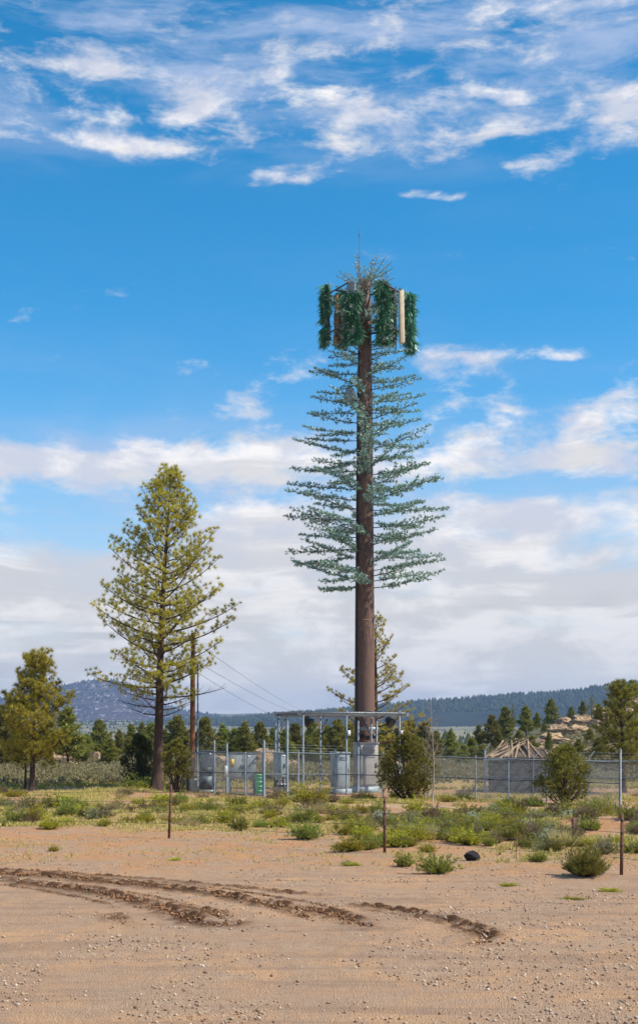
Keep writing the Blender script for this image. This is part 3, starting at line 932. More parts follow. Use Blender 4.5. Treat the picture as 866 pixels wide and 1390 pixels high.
far_right = [(667, 973, 150, 5, 1.0), (686, 962, 156, 5, .95), (696, 957, 162, 6, .8), (714, 960, 150, 4, 1.0), (729, 968, 158, 2, 1.1), (748, 951, 164, 5, .95), (739, 980, 150, 3, 1.0), (775, 960, 168, 1, 1.0), (791, 953, 170, 5, .9),
             (803, 945, 150, 6, 1.1), (813, 957, 146, 4, 1.0), (830, 955, 176, 1, 1.0), (846, 948, 178, 0, 1.0), (858, 925, 172, 4, 1.1), (872, 930, 176, 5, 1.0), (843, 938, 182, 5, .9), (889, 935, 168, 1, 1.0), (650, 985, 152, 2, 1.1),
             (676, 992, 138, 3, 1.2), (704, 992, 134, 3, 1.2), (745, 995, 126, 4, .9), (786, 1004, 118, 3, 1.4), (812, 1002, 114, 1, 1.3), (765, 1012, 108, 3, 1.3), (722, 1000, 122, 3, 1.3), (694, 1006, 116, 1, 1.3), (800, 990, 130, 3, 1.3), (835, 985, 128, 5, 1.0), (860, 975, 132, 1, 1.0)]
for i, (px, top, Y, k, w) in enumerate(far_right):
    far_tree(px, top, Y, k, LH, 'conifers on the sandstone hill', w, i + 50)


# ------------------------------------------------------------------ rocks
def rock_mesh(seed, mat, name, flat=1.0, strata=.18):
    g = np.random.default_rng(seed)
    import bmesh
    bm = bmesh.new(); bmesh.ops.create_icosphere(bm, subdivisions=4, radius=1.0)
    V = np.array([v.co[:] for v in bm.verts])
    cut = [(unit(g.normal(size=3) * np.array([1, 1, .7])), g.uniform(.55, .9)) for _ in range(14)]
    for n, d in cut:
        s = V @ n; over = s > d
        V[over] -= np.outer(s[over] - d, n) * .92
    n1 = fbm(V[:, 0] * 2.2 + 5, V[:, 2] * 4 + V[:, 1] * 2.2, seed, 4) - .5
    n2 = fbm(V[:, 0] * 7 + 5, V[:, 2] * 9 + V[:, 1] * 7, seed + 9, 3) - .5
    V *= (1 + .40 * n1 + .26 * n2)[:, None]
    lay = np.round(V[:, 2] / .24) * .24
    V[:, :2] *= (1 + strata * (vnoise(lay * 9 + 3, 0 * lay + seed, seed) - .5))[:, None]
    V[:, 2] *= flat
    for v, c in zip(bm.verts, V): v.co = c
    me = bpy.data.meshes.new(name); bm.to_mesh(me); bm.free(); me.materials.append(mat)
    return me


ROCKS = [rock_mesh(s, M_rock, 'sandstone_outcrop', .8) for s in (1, 2, 3, 4)]


def outcrop(px, Y, w, h, k, label, depth=.8, group=None, dz=0.0):
    X = PX(px, Y)
    o = link('sandstone_outcrop', ROCKS[k], None, (X, Y, tz(X, Y) + h * .12 + dz), k * 1.3 + px, (w / 2, w / 2 * depth, h))
    tag(o, label, 'rock', group)


SL = 'pale tan sandstone ledge on the wooded hill behind the ruined hut'
SG = 'sandstone ledges of the hill'
for px, Y, w, h, k in [(752, 138, 5.2, 2.3, 0), (735, 134, 4.2, 1.7, 1), (780, 142, 4.6, 2.4, 2), (765, 134, 3.8, 1.5, 3), (718, 130, 3.4, 1.2, 2), (700, 127, 3.0, 1.0, 0),
                       (790, 150, 4.4, 3.0, 1), (820, 156, 4.6, 3.4, 3), (860, 160, 6.0, 4.6, 0), (880, 158, 5.5, 4.2, 2), (838, 152, 4.0, 2.5, 1), (806, 146, 3.4, 2.0, 0), (770, 152, 4.0, 2.6, 2), (745, 128, 4.6, 1.2, 1), (775, 130, 4.2, 1.3, 0), (725, 138, 4.0, 1.6, 3), (850, 150, 5.0, 3.2, 2), (830, 146, 4.2, 2.0, 0), (758, 146, 4.6, 2.6, 1)]:
    outcrop(px, Y, w * .72, h * .46, k, ('large' if w > 4.5 else 'mid-sized' if w > 3.9 else 'small') + ' tan sandstone ledge on the hill ' + ('above the hut roof' if px < 740 else 'behind the wide juniper' if px < 800 else 'next to the bushy pine'), group=SG)
outcrop(86, 112, 3.6, 1.25, 1, 'rounded tan sandstone boulder in the meadow behind the golden pine')
outcrop(97, 106, 1.6, .45, 2, 'small pale flat rock lying before the rounded sandstone boulder')
outcrop(355, 112, 2.6, 1.75, 0, 'tan boulder showing above the grey cabinet in the compound')
outcrop(300, 116, 2.0, 1.15, 3, 'low tan boulder showing between the dark cabinet and the gate')
outcrop(398, 100, 1.5, .8, 2, 'small tan boulder seen under the steel canopy')
outcrop(530, 100, 2.4, 1.1, 2, 'tan boulder seen between the beige cabinet and the round juniper')
outcrop(128, 118, 1.6, .9, 0, 'small pale rock among the dark conifers by the meadow')

X, Y = G(641, 1166)
o = link('black_rock', rock_mesh(9, M_lava, 'black_rock', .75, .05), None, (X, Y, tz(X, Y) + .07), .4, (.165, .13, .16))
tag(o, 'lone black volcanic rock on the sand between the small shrubs', 'rock')

# ------------------------------------------------------------------ tower disguised as a pine
TX, TY = PX(495, 60), 60.0
tower = thing('tower_pine', 'tall brown cell tower disguised as a pine with green plastic branches', 'cell tower', (TX, TY, tz(TX, TY)))
TOPZ = PZ(381, TY)


def pole_r(z):
    return np.interp(z, [0, 2.4, 8, 17, TOPZ], [.485, .465, .435, .36, .265])


mb = MB()
zs = np.linspace(-.1, TOPZ, 20)
mb.tube(np.stack([0 * zs, 0 * zs, zs], 1), pole_r(zs), 18)
part('pole', mb, M_tower, tower)
mb = MB(); mb.tube([[0, 0, -.05], [0, 0, .06]], .72, 24); mb.tube([[0, 0, .06], [0, 0, .12]], .62, 24)
part('base_flange', mb, M_galv, tower)
for z in (7.6, 15.2):
    mb = MB(); mb.tube([[0, 0, z], [0, 0, z + .03]], pole_r(z) + .008, 18)
    part('joint_band', mb, M_tower, tower)


def branch_kind(seed, L, bare=.0, leafN=13, tl=.115):
    g = np.random.default_rng(seed)
    st, lf = MB(), MB()
    n = 9
    p = np.array([-.05, 0, 0]); pts = [p]
    e0, e1 = g.uniform(-.08, .10), g.uniform(.02, .32)
    a = 0
    for k in range(n):
        t = k / (n - 1); el = e0 + (e1 - e0) * t; a += g.uniform(-.09, .09)
        p = p + L / n * np.array([math.cos(a) * math.cos(el), math.sin(a) * math.cos(el), math.sin(el)]); pts.append(p)
    pts = np.array(pts)
    st.tube(pts, np.linspace(.022, .006, len(pts)), 6, False)
    TP, TD = [], []
    s = .10 * L; side = 1
    while s < L * .97:
        t = s / L; q = t * n; k = min(int(q), n - 1)
        b = pts[k] + (pts[k + 1] - pts[k]) * (q - k); d = unit(pts[k + 1] - pts[k])
        sd = np.cross(d, [0, 0, 1]) * side
        tw = (.16 + .48 * math.sin(PI * min(1, .12 + t * .80))) * g.uniform(.40, 1.15) * (L / 3) * (1 - .35 * t)
        td = unit(d * g.uniform(.55, .95) + sd * g.uniform(.5, .95) + np.array([0, 0, g.uniform(-.10, .22)]))
        e = b + td * tw
        st.tube(np.array([b, e]), [.008, .004], 3, False)
        m = max(2, int(tw / .075))
        for j in range(m):
            if g.uniform() < bare: continue
            f = (j + g.uniform(.2, 1.0)) / m
            off = unit(g.normal(size=3) + np.array([0, 0, .5])) * g.uniform(.01, .065)
            TP.append(b + (e - b) * f + off); TD.append(td * .5 + off * 9)
        s += g.uniform(.05, .15); side = -side
    TP.append(pts[-1]); TD.append(unit(pts[-1] - pts[-2]))
    needles(lf, np.array(TP), np.array(TD), leafN, tl * g.uniform(.7, 1.3, len(TP)), .030, .95, g)
    return st, lf


BK = {}
for L in (2.0, 2.6, 3.1, 3.5):
    BK[L] = []
    for s in range(5):
        st, lf = branch_kind(int(L * 100) + s, L)
        BK[L].append((st.data('branch', M_stem), lf.data('needles', M_plastic)))
gb = np.random.default_rng(77)
nb = 104
for i in range(nb):
    f = (i + gb.uniform(-.35, .35)) / (nb - 1)
    z = PZ(800, TY) + (PZ(478, TY) - PZ(800, TY)) * f
    want = np.interp(f, [0, .35, .7, 1], [3.50, 3.35, 2.60, 2.00]) * gb.uniform(.78, 1.06)
    L = min(BK, key=lambda q: abs(q - want))
    az = i * 2.39996 + gb.uniform(-.35, .35)
    # the crown carries fewer boughs straight toward and away from the road
    az -= .12 * math.sin(2 * az)
    st, lf = BK[L][i % 5]
    r = float(pole_r(z))
    o = link('branch', st, tower, (math.cos(az) * r, math.sin(az) * r, z))
    o.rotation_euler = (gb.uniform(-.45, .45), gb.uniform(-.16, .10), az)
    o.scale = (want / L,) * 3
    link('needles', lf, o)
# tufted crown of upswept boughs round the pole head
for i in range(28):
    L = gb.uniform(.75, 1.45)
    if i < 4:
        st, lf = branch_kind(900 + i, 1.45, .25, 9, .085)
        BK.setdefault('top', []).append((st.data('branch', M_stem_pale), lf.data('needles', M_plastic)))
    st, lf = BK['top'][i % len(BK['top'])]
    az = i * 2.39996; el = gb.uniform(.0, .62) if i % 4 else gb.uniform(.7, 1.2)
    o = link('branch', st, tower, (math.cos(az) * .2, math.sin(az) * .2, TOPZ - gb.uniform(.0, .45)))
    o.rotation_euler = (gb.uniform(-.6, .6), -el, az); o.scale = (L / 1.45,) * 3
    link('needles', lf, o)
# short boughs between the antennas
for i in range(52):
    z = gb.uniform(PZ(482, TY), PZ(392, TY)); az = i * 2.39996 + .7
    st, lf = BK['top'][i % 4]
    r = float(pole_r(z))
    o = link('branch', st, tower, (math.cos(az) * r, math.sin(az) * r, z)); o.rotation_euler = (gb.uniform(-.5, .5), -gb.uniform(.0, .6), az)
    o.scale = (gb.uniform(.7, 1.3),) * 3; link('needles', lf, o)

mb = MB(); mb.tube([[-.24, -.05, TOPZ - .6], [-.24, -.05, TOPZ + .9]], .018, 6); mb.tube([[-.24, -.05, TOPZ + .9], [-.24, -.05, PZ(311, TY)]], .011, 6)
lr = part('lightning_rod', mb, M_dsteel, tower)
mb = MB(); mb.tube([[-.24, -.05, PZ(322, TY)], [-.24, -.05, PZ(319, TY)]], .03, 6); part('rod_tip', mb, M_dsteel, lr)


def antenna(px, top, bot, w, d, dy, rz, tilt=0.0, sleeve=True, mat=None, cover=1.0, bare_top=0.0):
    x = PX(px, TY + dy) - TX; z1 = PZ(top, TY + dy); z0 = PZ(bot, TY + dy); h = z1 - z0
    mb = MB().box((0, 0, 0), (w, d, h))
    a = part('panel_antenna', mb, mat or M_ltgrey, tower)
    bevel(a, min(w, d) * .3, 3)
    a.location = (x, dy, (z0 + z1) / 2 - tower.location.z); a.rotation_euler = (0, tilt, rz)
    g = np.random.default_rng(int(px))
    if sleeve:
        lf = MB(); n = int(1150 * cover)
        side = g.integers(0, 4, n)
        u = g.uniform(-.5, .5, n); v = g.uniform(-.5, .5 - bare_top, n)
        cl = vnoise(v * h * 3.4 + side * 7.7, u * 3 + side * 3.1, int(px)); keep = cl > .34
        u, v, side, cl = u[keep], v[keep], side[keep], cl[keep]; n = len(u)
        P = np.where((side < 2)[:, None], np.stack([u * w, np.where(side == 0, -.5, .5) * d, v * h], 1), np.stack([np.where(side == 2, -.5, .5) * w, u * d, v * h], 1))
        D = np.where((side < 2)[:, None], np.stack([0 * u, np.where(side == 0, -1., 1.), -1.5 + 0 * u], 1), np.stack([np.where(side == 2, -1., 1.), 0 * u, -1.5 + 0 * u], 1))
        needles(lf, P, D, 10, (.12 + .30 * (cl - .34) / .5) * g.uniform(.6, 1.4, n), .036, .6, g)
        part('needle_sleeve', lf, M_sleeve, a)
    # pipe and clamps behind the panel
    mb = MB(); back = d / 2 + .10
    mb.tube([[0, back, -h * .56], [0, back, h * .55]], .035, 8)
    pi = part('mount_pipe', mb, M_galv, a)
    for s in (-.36, .36):
        mb = MB().box((0, back / 2 + d / 4, s * h), (.10, .16, .07)); part('clamp', mb, M_dsteel, a)
    return a


antenna(442, 386, 465, .20, .14, .10, -1.15, .06)
antenna(477, 382, 460, .42, .16, -.95, -.50, 0.0, bare_top=.16, cover=1.25)
antenna(520, 381, 464, .32, .14, -.75, .35, 0.0)
antenna(545, 393, 466, .24, .18, -.55, .25, -.02, sleeve=False, mat=M_tan)
antenna(556, 397, 475, .20, .14, -.05, 1.1, -.07)
antenna(529, 390, 462, .20, .12, .85, 2.4, 0.0)
antenna(463, 396, 466, .20, .12, .75, -2.2, 0.0)
for px, dy in ((457, -.1), (461, .25)):
    x = PX(px, TY + dy) - TX
    mb = MB()
    for k in range(5):
        mb.box((x + gb.uniform(-.06, .06), dy, PZ(406 + k * 14, TY + dy)), (.20 + .05 * (k % 2), .20, .30 + .10 * (k % 3)))
    ob = part('radio_unit', mb, M_brass, tower); bevel(ob, .02)
mb = MB().box((PX(537, TY) - TX, 0, PZ(418, TY)), (.18, .18, .30)); bevel(part('radio_unit', mb, M_tan, tower), .02)
# triangular platform carrying the antennas
for z in (PZ(402, TY), PZ(455, TY)):
    for k in range(3):
        a0 = k * 2 * PI / 3 + PI / 2
        mb = MB(); mb.tube([[math.cos(a0) * .2, math.sin(a0) * .2, z], [math.cos(a0) * 1.55, math.sin(a0) * 1.55, z]], .045, 6)
        part('mount_arm', mb, M_dsteel, tower)
        b0 = np.array([math.cos(a0), math.sin(a0)]) * 1.55; t = np.array([-math.sin(a0), math.cos(a0)])
        mb = MB(); mb.tube([[*(b0 - t * 1.1), z], [*(b0 + t * 1.1), z]], .035, 6); part('cross_arm', mb, M_dsteel, tower)
for px, y0, y1 in ((537, 390, 482), (535, 396, 470), (489, 460, 480), (447, 400, 470)):
    mb = MB(); mb.tube([[PX(px, TY) - TX, -.1, PZ(y1, TY)], [PX(px, TY) - TX, -.1, PZ(y0, TY)]], .028, 6); part('mast_pipe', mb, M_dsteel, tower)
# drum dish
dz = PZ(541, TY); dd = np.array([-.80, -.60, 0.0]); c0 = np.array([-.50, -.12, dz])
mb = MB(); mb.tube([c0, c0 + dd * .06, c0 + dd * .10, c0 + dd * .34], [.12, .24, .31, .31], 24)
dish = part('dish_antenna', mb, M_ltgrey, tower, False)
mb = MB(); mb.tube([c0 + dd * .34, c0 + dd * .36], [.315, .29], 24); part('dish_cover', mb, M_ltgrey, dish)
mb = MB(); mb.tube([[-.30, -.02, dz - .12], [-.52, -.10, dz - .12]], .035, 6); mb.tube([[-.52, -.10, dz - .4], [-.52, -.10, dz + .4]], .035, 8); part('dish_bracket', mb, M_dsteel, dish)
for k in range(3):
    mb = MB(); zz = np.linspace(.8, 20.5, 18)
    mb.tube(np.stack([np.cos(3.6 + k * .13) * (pole_r(zz) + .02), np.sin(3.6 + k * .13) * (pole_r(zz) + .02), zz], 1), .016, 5); part('cable', mb, M_dsteel if k else M_stem, tower)
# junction bar and boxes at the foot, facing the cabinets
part('junction_bar', MB().box((PX(500, TY) - TX, -1.0, PZ(991, TY)), (.80, .10, .15)), M_cab_blue, tower)
for k in range(4):
    part('junction_box', MB().box((-.38 + .24 * k, -.80, PZ(1003 - (k % 2) * 2, TY)), (.20, .26, .20)), M_black if k % 2 else M_dsteel, tower)

# ------------------------------------------------------------------ equipment compound
CR = math.radians(22)                     # the compound stands turned to the road
ex = np.array([math.cos(CR), math.sin(CR)]); ey = np.array([-math.sin(CR), math.cos(CR)])


def cabinet(name, label, px, Y, w, d, z0, z1, mat, doors=1, rz=CR, louvres=0, legs=False, plinth=None, lid=True):
    X = PX(px, Y); zg = tz(X, Y)
    t = thing(name, label, 'cabinet', (X, Y, zg), rz)
    z0 -= 0; h = z1 - z0
    b = part('body', MB().box((0, d / 2, z0 + h / 2), (w, d, h)), mat, t); bevel(b, .012)
    if lid:
        bevel(part('lid', MB().box((0, d / 2, z1 + .03), (w + .07, d + .07, .06)), mat, t), .012)
    dw = (w - .08 - .02 * (doors - 1)) / doors
    for k in range(doors):
        x = -w / 2 + .04 + dw / 2 + k * (dw + .02)
        dr = part('door', MB().box((x, -.012, z0 + h / 2), (dw, .024, h - .10)), mat, t); bevel(dr, .006)
        hx = x + dw * .40 * (1 if k == 0 else -1)
        bevel(part('handle', MB().box((hx, -.045, z0 + h * .5), (.035, .04, .17)), M_dsteel, dr), .006)
        for q in range(2):
            part('hinge', MB().tube([[x - dw * .49, -.03, z0 + h * (.2 + .55 * q)], [x - dw * .49, -.03, z0 + h * (.27 + .55 * q)]], .012, 6), M_dsteel, dr)
        for q in range(louvres):
            part('louvre', MB().box((x, -.032, z1 - .16 - q * .055), (dw * .72, .02, .03)), mat, dr)
    part('conduit', MB().tube([[w / 2 - .10, d + .04, -.05], [w / 2 - .10, d + .04, z1 * .8], [w / 2 - .10, d - .02, z1 * .8]], .022, 6), M_galv, t)
    part('rating_plate', MB().box((w * .22, -.027, z1 - .10), (.10, .008, .06)), M_white, t)
    if legs:
        for s in (-1, 1):
            for dy in (.06, d - .06):
                part('leg', MB().box((s * (w / 2 - .05), dy, z0 / 2 - .05), (.06, .06, z0 + .1)), M_galv, t)
    if plinth:
        part('plinth', MB().box((0, d / 2, (z0 - .04) / 2 - .04), (w + plinth, d + plinth, z0 + .036)), M_cab_blue, t)
    return t


YE = 56.0
cabinet('equipment_cabinet', 'tall bluish-grey equipment cabinet on a steel plinth under the canopy', 466, YE, .60, .70, .26, PZ(1022, YE), M_cab_blue, 1, louvres=3, plinth=.14)
YF = 56.6
cabF = cabinet('equipment_cabinet', 'large beige equipment cabinet directly in front of the tower trunk', 501, YF, .86, .70, .30, PZ(1010, YF), M_cab_beige, 1, louvres=8, plinth=.16)
YD = 54.8
cabD = cabinet('meter_cabinet', 'bluish-grey meter cabinet raised on steel legs left of the canopy', 382.5, YD, .36, .55, PZ(1056, YD), PZ(1023, YD), M_cab_blue, 1, legs=True)
for k in range(3):
    part('meter', MB().tube([[-.14 + k * .14, -.02, .45], [-.14 + k * .14, .06, .45]], .045, 10), M_white, cabD)
part('meter_rail', MB().box((0, .10, .45), (.56, .06, .30)), M_dsteel, cabD)
YB = 55.4
cabB = cabinet('wide_cabinet', 'wide light grey cabinet with yellow sign, raised on legs behind the gate', 329.5, YB, 1.10, .45, PZ(1058, YB), PZ(1024, YB), M_cab_light, 2, legs=True, rz=.10)
part('warning_sign', MB().box((-.44, -.032, PZ(1036, YB)), (.15, .012, .30)), M_yellow, cabB)
YG = 54.6
green = thing('transformer_box', 'bright green ribbed utility box beside the gate post', 'utility box', (PX(352, YG), YG, tz(PX(352, YG), YG)), .1)
bevel(part('body', MB().box((0, .2, .38), (.30, .40, .80)), M_green, green), .02)
for k in range(4):
    part('rib', MB().box((.02, -.012, .14 + k * .18), (.22, .03, .06)), M_white if k % 2 == 9 else M_green, green)
part('cap', MB().box((0, .2, .80), (.34, .44, .05)), M_green, green)
YA = 57.0
cabA = cabinet('switch_cabinet', 'dark blue-grey switch cabinet near the utility pole', 281, YA, .62, .50, .12, PZ(1021, YA), M_cab_dark, 1, plinth=.06, rz=.12)
part('vent_panel', MB().box((0, -.045, .95), (.40, .03, .22)), M_dsteel, cabA)
part('base_panel', MB().box((0, -.045, .42), (.42, .03, .50)), M_galv, cabA)
part('pipe', MB().tube([[.36, .1, -.05], [.36, .1, 1.45]], .05, 8), M_dsteel, cabA)
cabA2 = cabinet('low_cabinet', 'low dark grey cabinet standing beside the switch cabinet', 262, YA - .3, .46, .5, .05, .66, M_cab_dark, 1, rz=.12)

# steel canopy
o0 = np.array([PX(409, 54.5), 54.5])
ZC = PZ(967.5, 54.5)
can = thing('steel_canopy', 'flat galvanised steel canopy frame on posts over the cabinets', 'canopy', (*o0, tz(*o0)), CR)
LX, LD = 4.70, 2.9
zc = ZC - tz(*o0)
for y in (0, LD):
    part('beam', MB().box((LX / 2, y, zc - .07), (LX + .30, .07, .12)).box((LX / 2, y - .03, zc - .005), (LX + .30, .12, .012)), M_galv2, can)
for k in range(6):
    part('joist', MB().box((k * LX / 5, LD / 2, zc - .055), (.06, LD - .08, .09)), M_galv, can)
for k in range(9):
    part('purlin', MB().box((LX / 2, .18 + k * (LD - .36) / 8, zc + .02), (LX + .26, .03, .03)), M_galv2, can)
for k in range(30):
    part('grating_bar', MB().box((-.1 + k * (LX + .2) / 29, LD / 2, zc + .045), (.012, LD + .2, .02)), M_galv, can)
for x in (.08, 2.02, 4.46):
    for y in (0, LD):
        p = part('post', MB().tube([[x, y, -.1], [x, y, zc + (.10 if y == 0 else -.02)]], .044, 10), M_galv, can)
        part('base_plate', MB().box((x, y, .012), (.2, .2, .02)), M_galv, p)
for x, y, s in ((.08, LD, 1), (2.02, LD, 1), (4.46, LD, -1), (.5, LD * .5, 1), (3.9, LD * .6, -1)):
    part('knee_brace', MB().tube([[x, y, zc - .95], [x + .38 * s, y, zc - .10]], .035, 6), M_dsteel, can)
for x, y in ((2.02, 0), (4.46, 0)):
    part('junction_box', MB().box((x + .07, -.07, zc - .85), (.12, .10, .22)), M_white, can)
# diagonal cable ladder that shades the cabinets
for x in (2.9, 3.4):
    part('cable_tray', MB().box((x, -.25, zc + .062), (.07, .7, .03)), M_galv, can)


def floodlight(lx, ly, lz, rz, label):
    w = o0 + ex * lx + ey * ly
    t = thing('floodlight', label, 'floodlight', (*w, tz(*o0) + zc - .135), rz)
    part('bracket', MB().tube([[0, 0, .02], [0, 0, -.10]], .025, 6), M_dsteel, t)
    mb = MB(); c = np.array([0, 0, -.20]); d = np.array([0, -.75, -.66])
    mb.tube([c - d * .20, c - d * .14, c + d * .02, c + d * .18], [.06, .13, .19, .23], 16)
    part('housing', mb, M_black, t, False)
    mb = MB(); mb.tube([c + d * .18, c + d * .19], [.21, .20], 16); part('lens', mb, M_dsteel, t)


floodlight(.42, .35, 0, CR + .9, 'black floodlight hanging at the meter cabinet end of the canopy')
floodlight(4.15, .35, 0, CR + .5, 'black floodlight hanging at the end of the canopy over the round juniper')

# steel H frame beside the tower foot
for px, Yp, top, lab in ((486, 56.2, 979, 0), (374, 56.0, 982, 1), (390, 52.4, 979, 2), (511, 58.6, 975, 3)):
    X = PX(px, Yp)
    t = thing('steel_post', ['slim galvanised post rising in front of the tower foot', 'slim galvanised post behind the meter cabinet', 'tall galvanised fence-line post in front of the meter cabinet', 'slim galvanised post at the back corner of the beige cabinet'][lab], 'post', (X, Yp, tz(X, Yp)))
    part('shaft', MB().tube([[0, 0, -.1], [0, 0, PZ(top, Yp) - tz(X, Yp)]], .05, 8), M_galv, t)
    part('cap', MB().tube([[0, 0, PZ(top, Yp) - tz(X, Yp)], [0, 0, PZ(top, Yp) - tz(X, Yp) + .03]], [.058, .03], 8), M_galv, t)


# ------------------------------------------------------------------ chain-link fences
def chain_panel(p0, p1, z0, z1, s=.066, r=.0036):
    """woven diamond wires between two posts"""
    p0 = np.array(p0); p1 = np.array(p1); L = float(np.linalg.norm(p1 - p0)); u = (p1 - p0) / L; H = z1 - z0
    mb = MB()
    for sgn in (1, -1):
        k = -H
        while k < L:
            a0, a1 = max(0, k), min(L, k + H)
            if a1 - a0 > .02:
                h0, h1 = a0 - k, a1 - k
                if sgn < 0: h0, h1 = H - h0, H - h1
                A = np.array([*(p0 + u * a0), z0 + h0]); B = np.array([*(p0 + u * a1), z0 + h1])
                mb.tube(np.array([A, B]), r, 3, False)
            k += s
    return mb


def fence(name, label, pts, group=None, arms=False, strands=3, midrail=True, gate_at=()):
    """pts: list of (X, Y, fabric top z, post top z, post radius)"""
    t = thing(name, label, 'fence', (pts[0][0], pts[0][1], tz(pts[0][0], pts[0][1])), 0, group)
    O = np.array([pts[0][0], pts[0][1], tz(pts[0][0], pts[0][1])])
    for (x, y, zt, zp, r) in pts:
        g0 = tz(x, y)
        p = part('post', MB().tube([np.array([x, y, g0 - .1]) - O, np.array([x, y, zp]) - O], r, 8), M_galv, t)
        part('post_cap', MB().tube([np.array([x, y, zp]) - O, np.array([x, y, zp + .04]) - O], [r * 1.15, r * .4], 8), M_galv, p)
        if arms:
            part('barb_arm', MB().tube([np.array([x, y, zp]) - O, np.array([x + .22, y - .10, zp + .30]) - O], .018, 5), M_galv, p)
    for i, (a, b) in enumerate(zip(pts[:-1], pts[1:])):
        A = np.array([a[0], a[1]]) - O[:2]; B = np.array([b[0], b[1]]) - O[:2]
        ga, gb_ = tz(a[0], a[1]) - O[2], tz(b[0], b[1]) - O[2]
        za, zb = a[2] - O[2], b[2] - O[2]
        part('top_rail', MB().tube([[*A, za], [*B, zb]], .026, 7), M_galv, t)
        if midrail:
            part('mid_rail', MB().tube([[*A, (za + ga) * .52], [*B, (zb + gb_) * .52]], .022, 6), M_galv, t)
        part('bottom_wire', MB().tube([[*A, ga + .07], [*B, gb_ + .07]], .006, 4), M_wire, t)
        pn = part('mesh_panel', chain_panel(A, B, max(ga, gb_) + .05, min(za, zb) - .005), M_wire, t, kind='stuff')
        for k in range(strands):
            dz_ = .10 + k * .11
            off = np.array([.06 * k, -.03 * k]) if arms else np.zeros(2)
            mid = (A + B) / 2 + off
            part('barbed_wire', MB().tube([[*(A + off), za + dz_], [*mid, (za + zb) / 2 + dz_ - .012], [*(B + off), zb + dz_]], .0045, 4, False), M_wire, t)
    return t


def fp(px, base, rail, top, r=.03):
    x, y = G(px, base)
    return (x, y, PZ(rail, y), PZ(top, y), r)


fence('chain_link_fence', 'short chain-link fence run in front of the dark switch cabinet', [fp(254, 1076, 1022, 1018), fp(268, 1077, 1022, 1016), fp(291, 1078, 1022, 1006, .042), fp(308, 1079.5, 1021.5, 1010, .048)])
fence('chain_link_fence', 'chain-link fence run between the gate and the steel canopy', [fp(358.5, 1083, 1021, 1006, .05), fp(405, 1082, 1022.5, 1019), fp(455, 1080.5, 1024, 1019, .036), fp(520, 1081.5, 1026, 1021), fp(577, 1083, 1027.5, 1022, .036)], arms=False)
fence('chain_link_fence', 'long chain-link fence run in front of the ruined hut', [fp(581, 1083.4, 1027.5, 1024), fp(645.5, 1087, 1029.5, 1027), fp(690, 1089, 1031, 1030), fp(742, 1091.5, 1032.5, 1030), fp(842, 1096, 1035, 1018, .046)], arms=False)
rear = []
for px, top in ((658, 1019), (724, 1030), (799, 1030), (880, 1031)):
    Yr = 54.6 - (px - 658) * .012
    rear.append((PX(px, Yr), Yr, PZ(1032 + (px - 658) * .01, Yr), PZ(top, Yr), .05 if px == 658 else .03))
fence('chain_link_fence', 'rear chain-link fence run with angled barbed wire arms against the hut wall', rear, arms=True, strands=3)


def gate_leaf(pxa, pxb, base, label):
    xa, ya = G(pxa, base); xb, yb = G(pxb, base + 1)
    g0 = tz(xa, ya); t = thing('chain_link_gate', label, 'gate', (xa, ya, g0))
    B = np.array([xb - xa, yb - ya]); h = PZ(1022, ya) - g0
    for q in (0, 1):
        part('upright', MB().tube([[*(B * q), .06], [*(B * q), h]], .026, 7), M_galv, t)
    for z, n in ((.07, 'bottom_rail'), (h * .55, 'mid_rail'), (h, 'top_rail')):
        part(n, MB().tube([[0, 0, z], [*B, z]], .022, 6), M_galv, t)
    part('mesh_panel', chain_panel((0, 0), B, .09, h - .01), M_wire, t, kind='stuff')
    return t


gl = gate_leaf(310.5, 333, 1079.8, 'left leaf of the chain-link gate, hung on the post beside the yellow sign')
part('latch', MB().box((-.10, -.05, .98), (.12, .06, .46)), M_white, gl)
gate_leaf(335.5, 356.5, 1081, 'right leaf of the chain-link gate, in front of the green box')
# wires across the gate top
# ------------------------------------------------------------------ utility pole and lines
UX, UY = PX(261.5, 60.5), 60.5
up_ = thing('utility_pole', 'brown wooden utility pole beside the switch cabinet', 'utility pole', (UX, UY, tz(UX, UY)), 0)
utop = PZ(858, UY)
part('shaft', MB().tube([[0, 0, -.1], [0, 0, utop / 2], [.02, 0, utop]], [.125, .115, .10], 12), M_pole, up_, True)
for z in (PZ(874, UY), PZ(899, UY), PZ(913, UY)):
    part('insulator', MB().tube([[.10, 0, z], [.18, 0, z + .02], [.22, 0, z + .02]], [.03, .045, .02], 8), M_ltgrey, up_)
part('bolt_band', MB().tube([[0, 0, utop - .5], [0, 0, utop - .44]], .118, 12), M_galv, up_)
MX, MY = PX(268.5, 60.2), 60.2
t = thing('conduit_mast', 'thin grey conduit mast right beside the wooden utility pole', 'mast', (MX, MY, tz(MX, MY)))
part('pipe', MB().tube([[0, 0, -.1], [0, 0, PZ(900, MY)]], .036, 8), M_galv, t)
part('weatherhead', MB().tube([[0, 0, PZ(900, MY)], [.03, 0, PZ(898, MY)], [.10, 0, PZ(899, MY)]], [.05, .055, .03], 8), M_galv, t)
FX, FY = PX(433, 300), 300.0
t = thing('distant_utility_pole', 'small distant wooden utility pole down in the valley', 'utility pole', (FX, FY, tz(FX, FY)))
fz = PZ(966, FY) - tz(FX, FY)
part('shaft', MB().tube([[0, 0, -.3], [0, 0, fz]], [.16, .12], 8), M_pole, t)
part('crossarm', MB().box((0, -.15, fz - .4), (2.2, .1, .12)), M_pole, t)
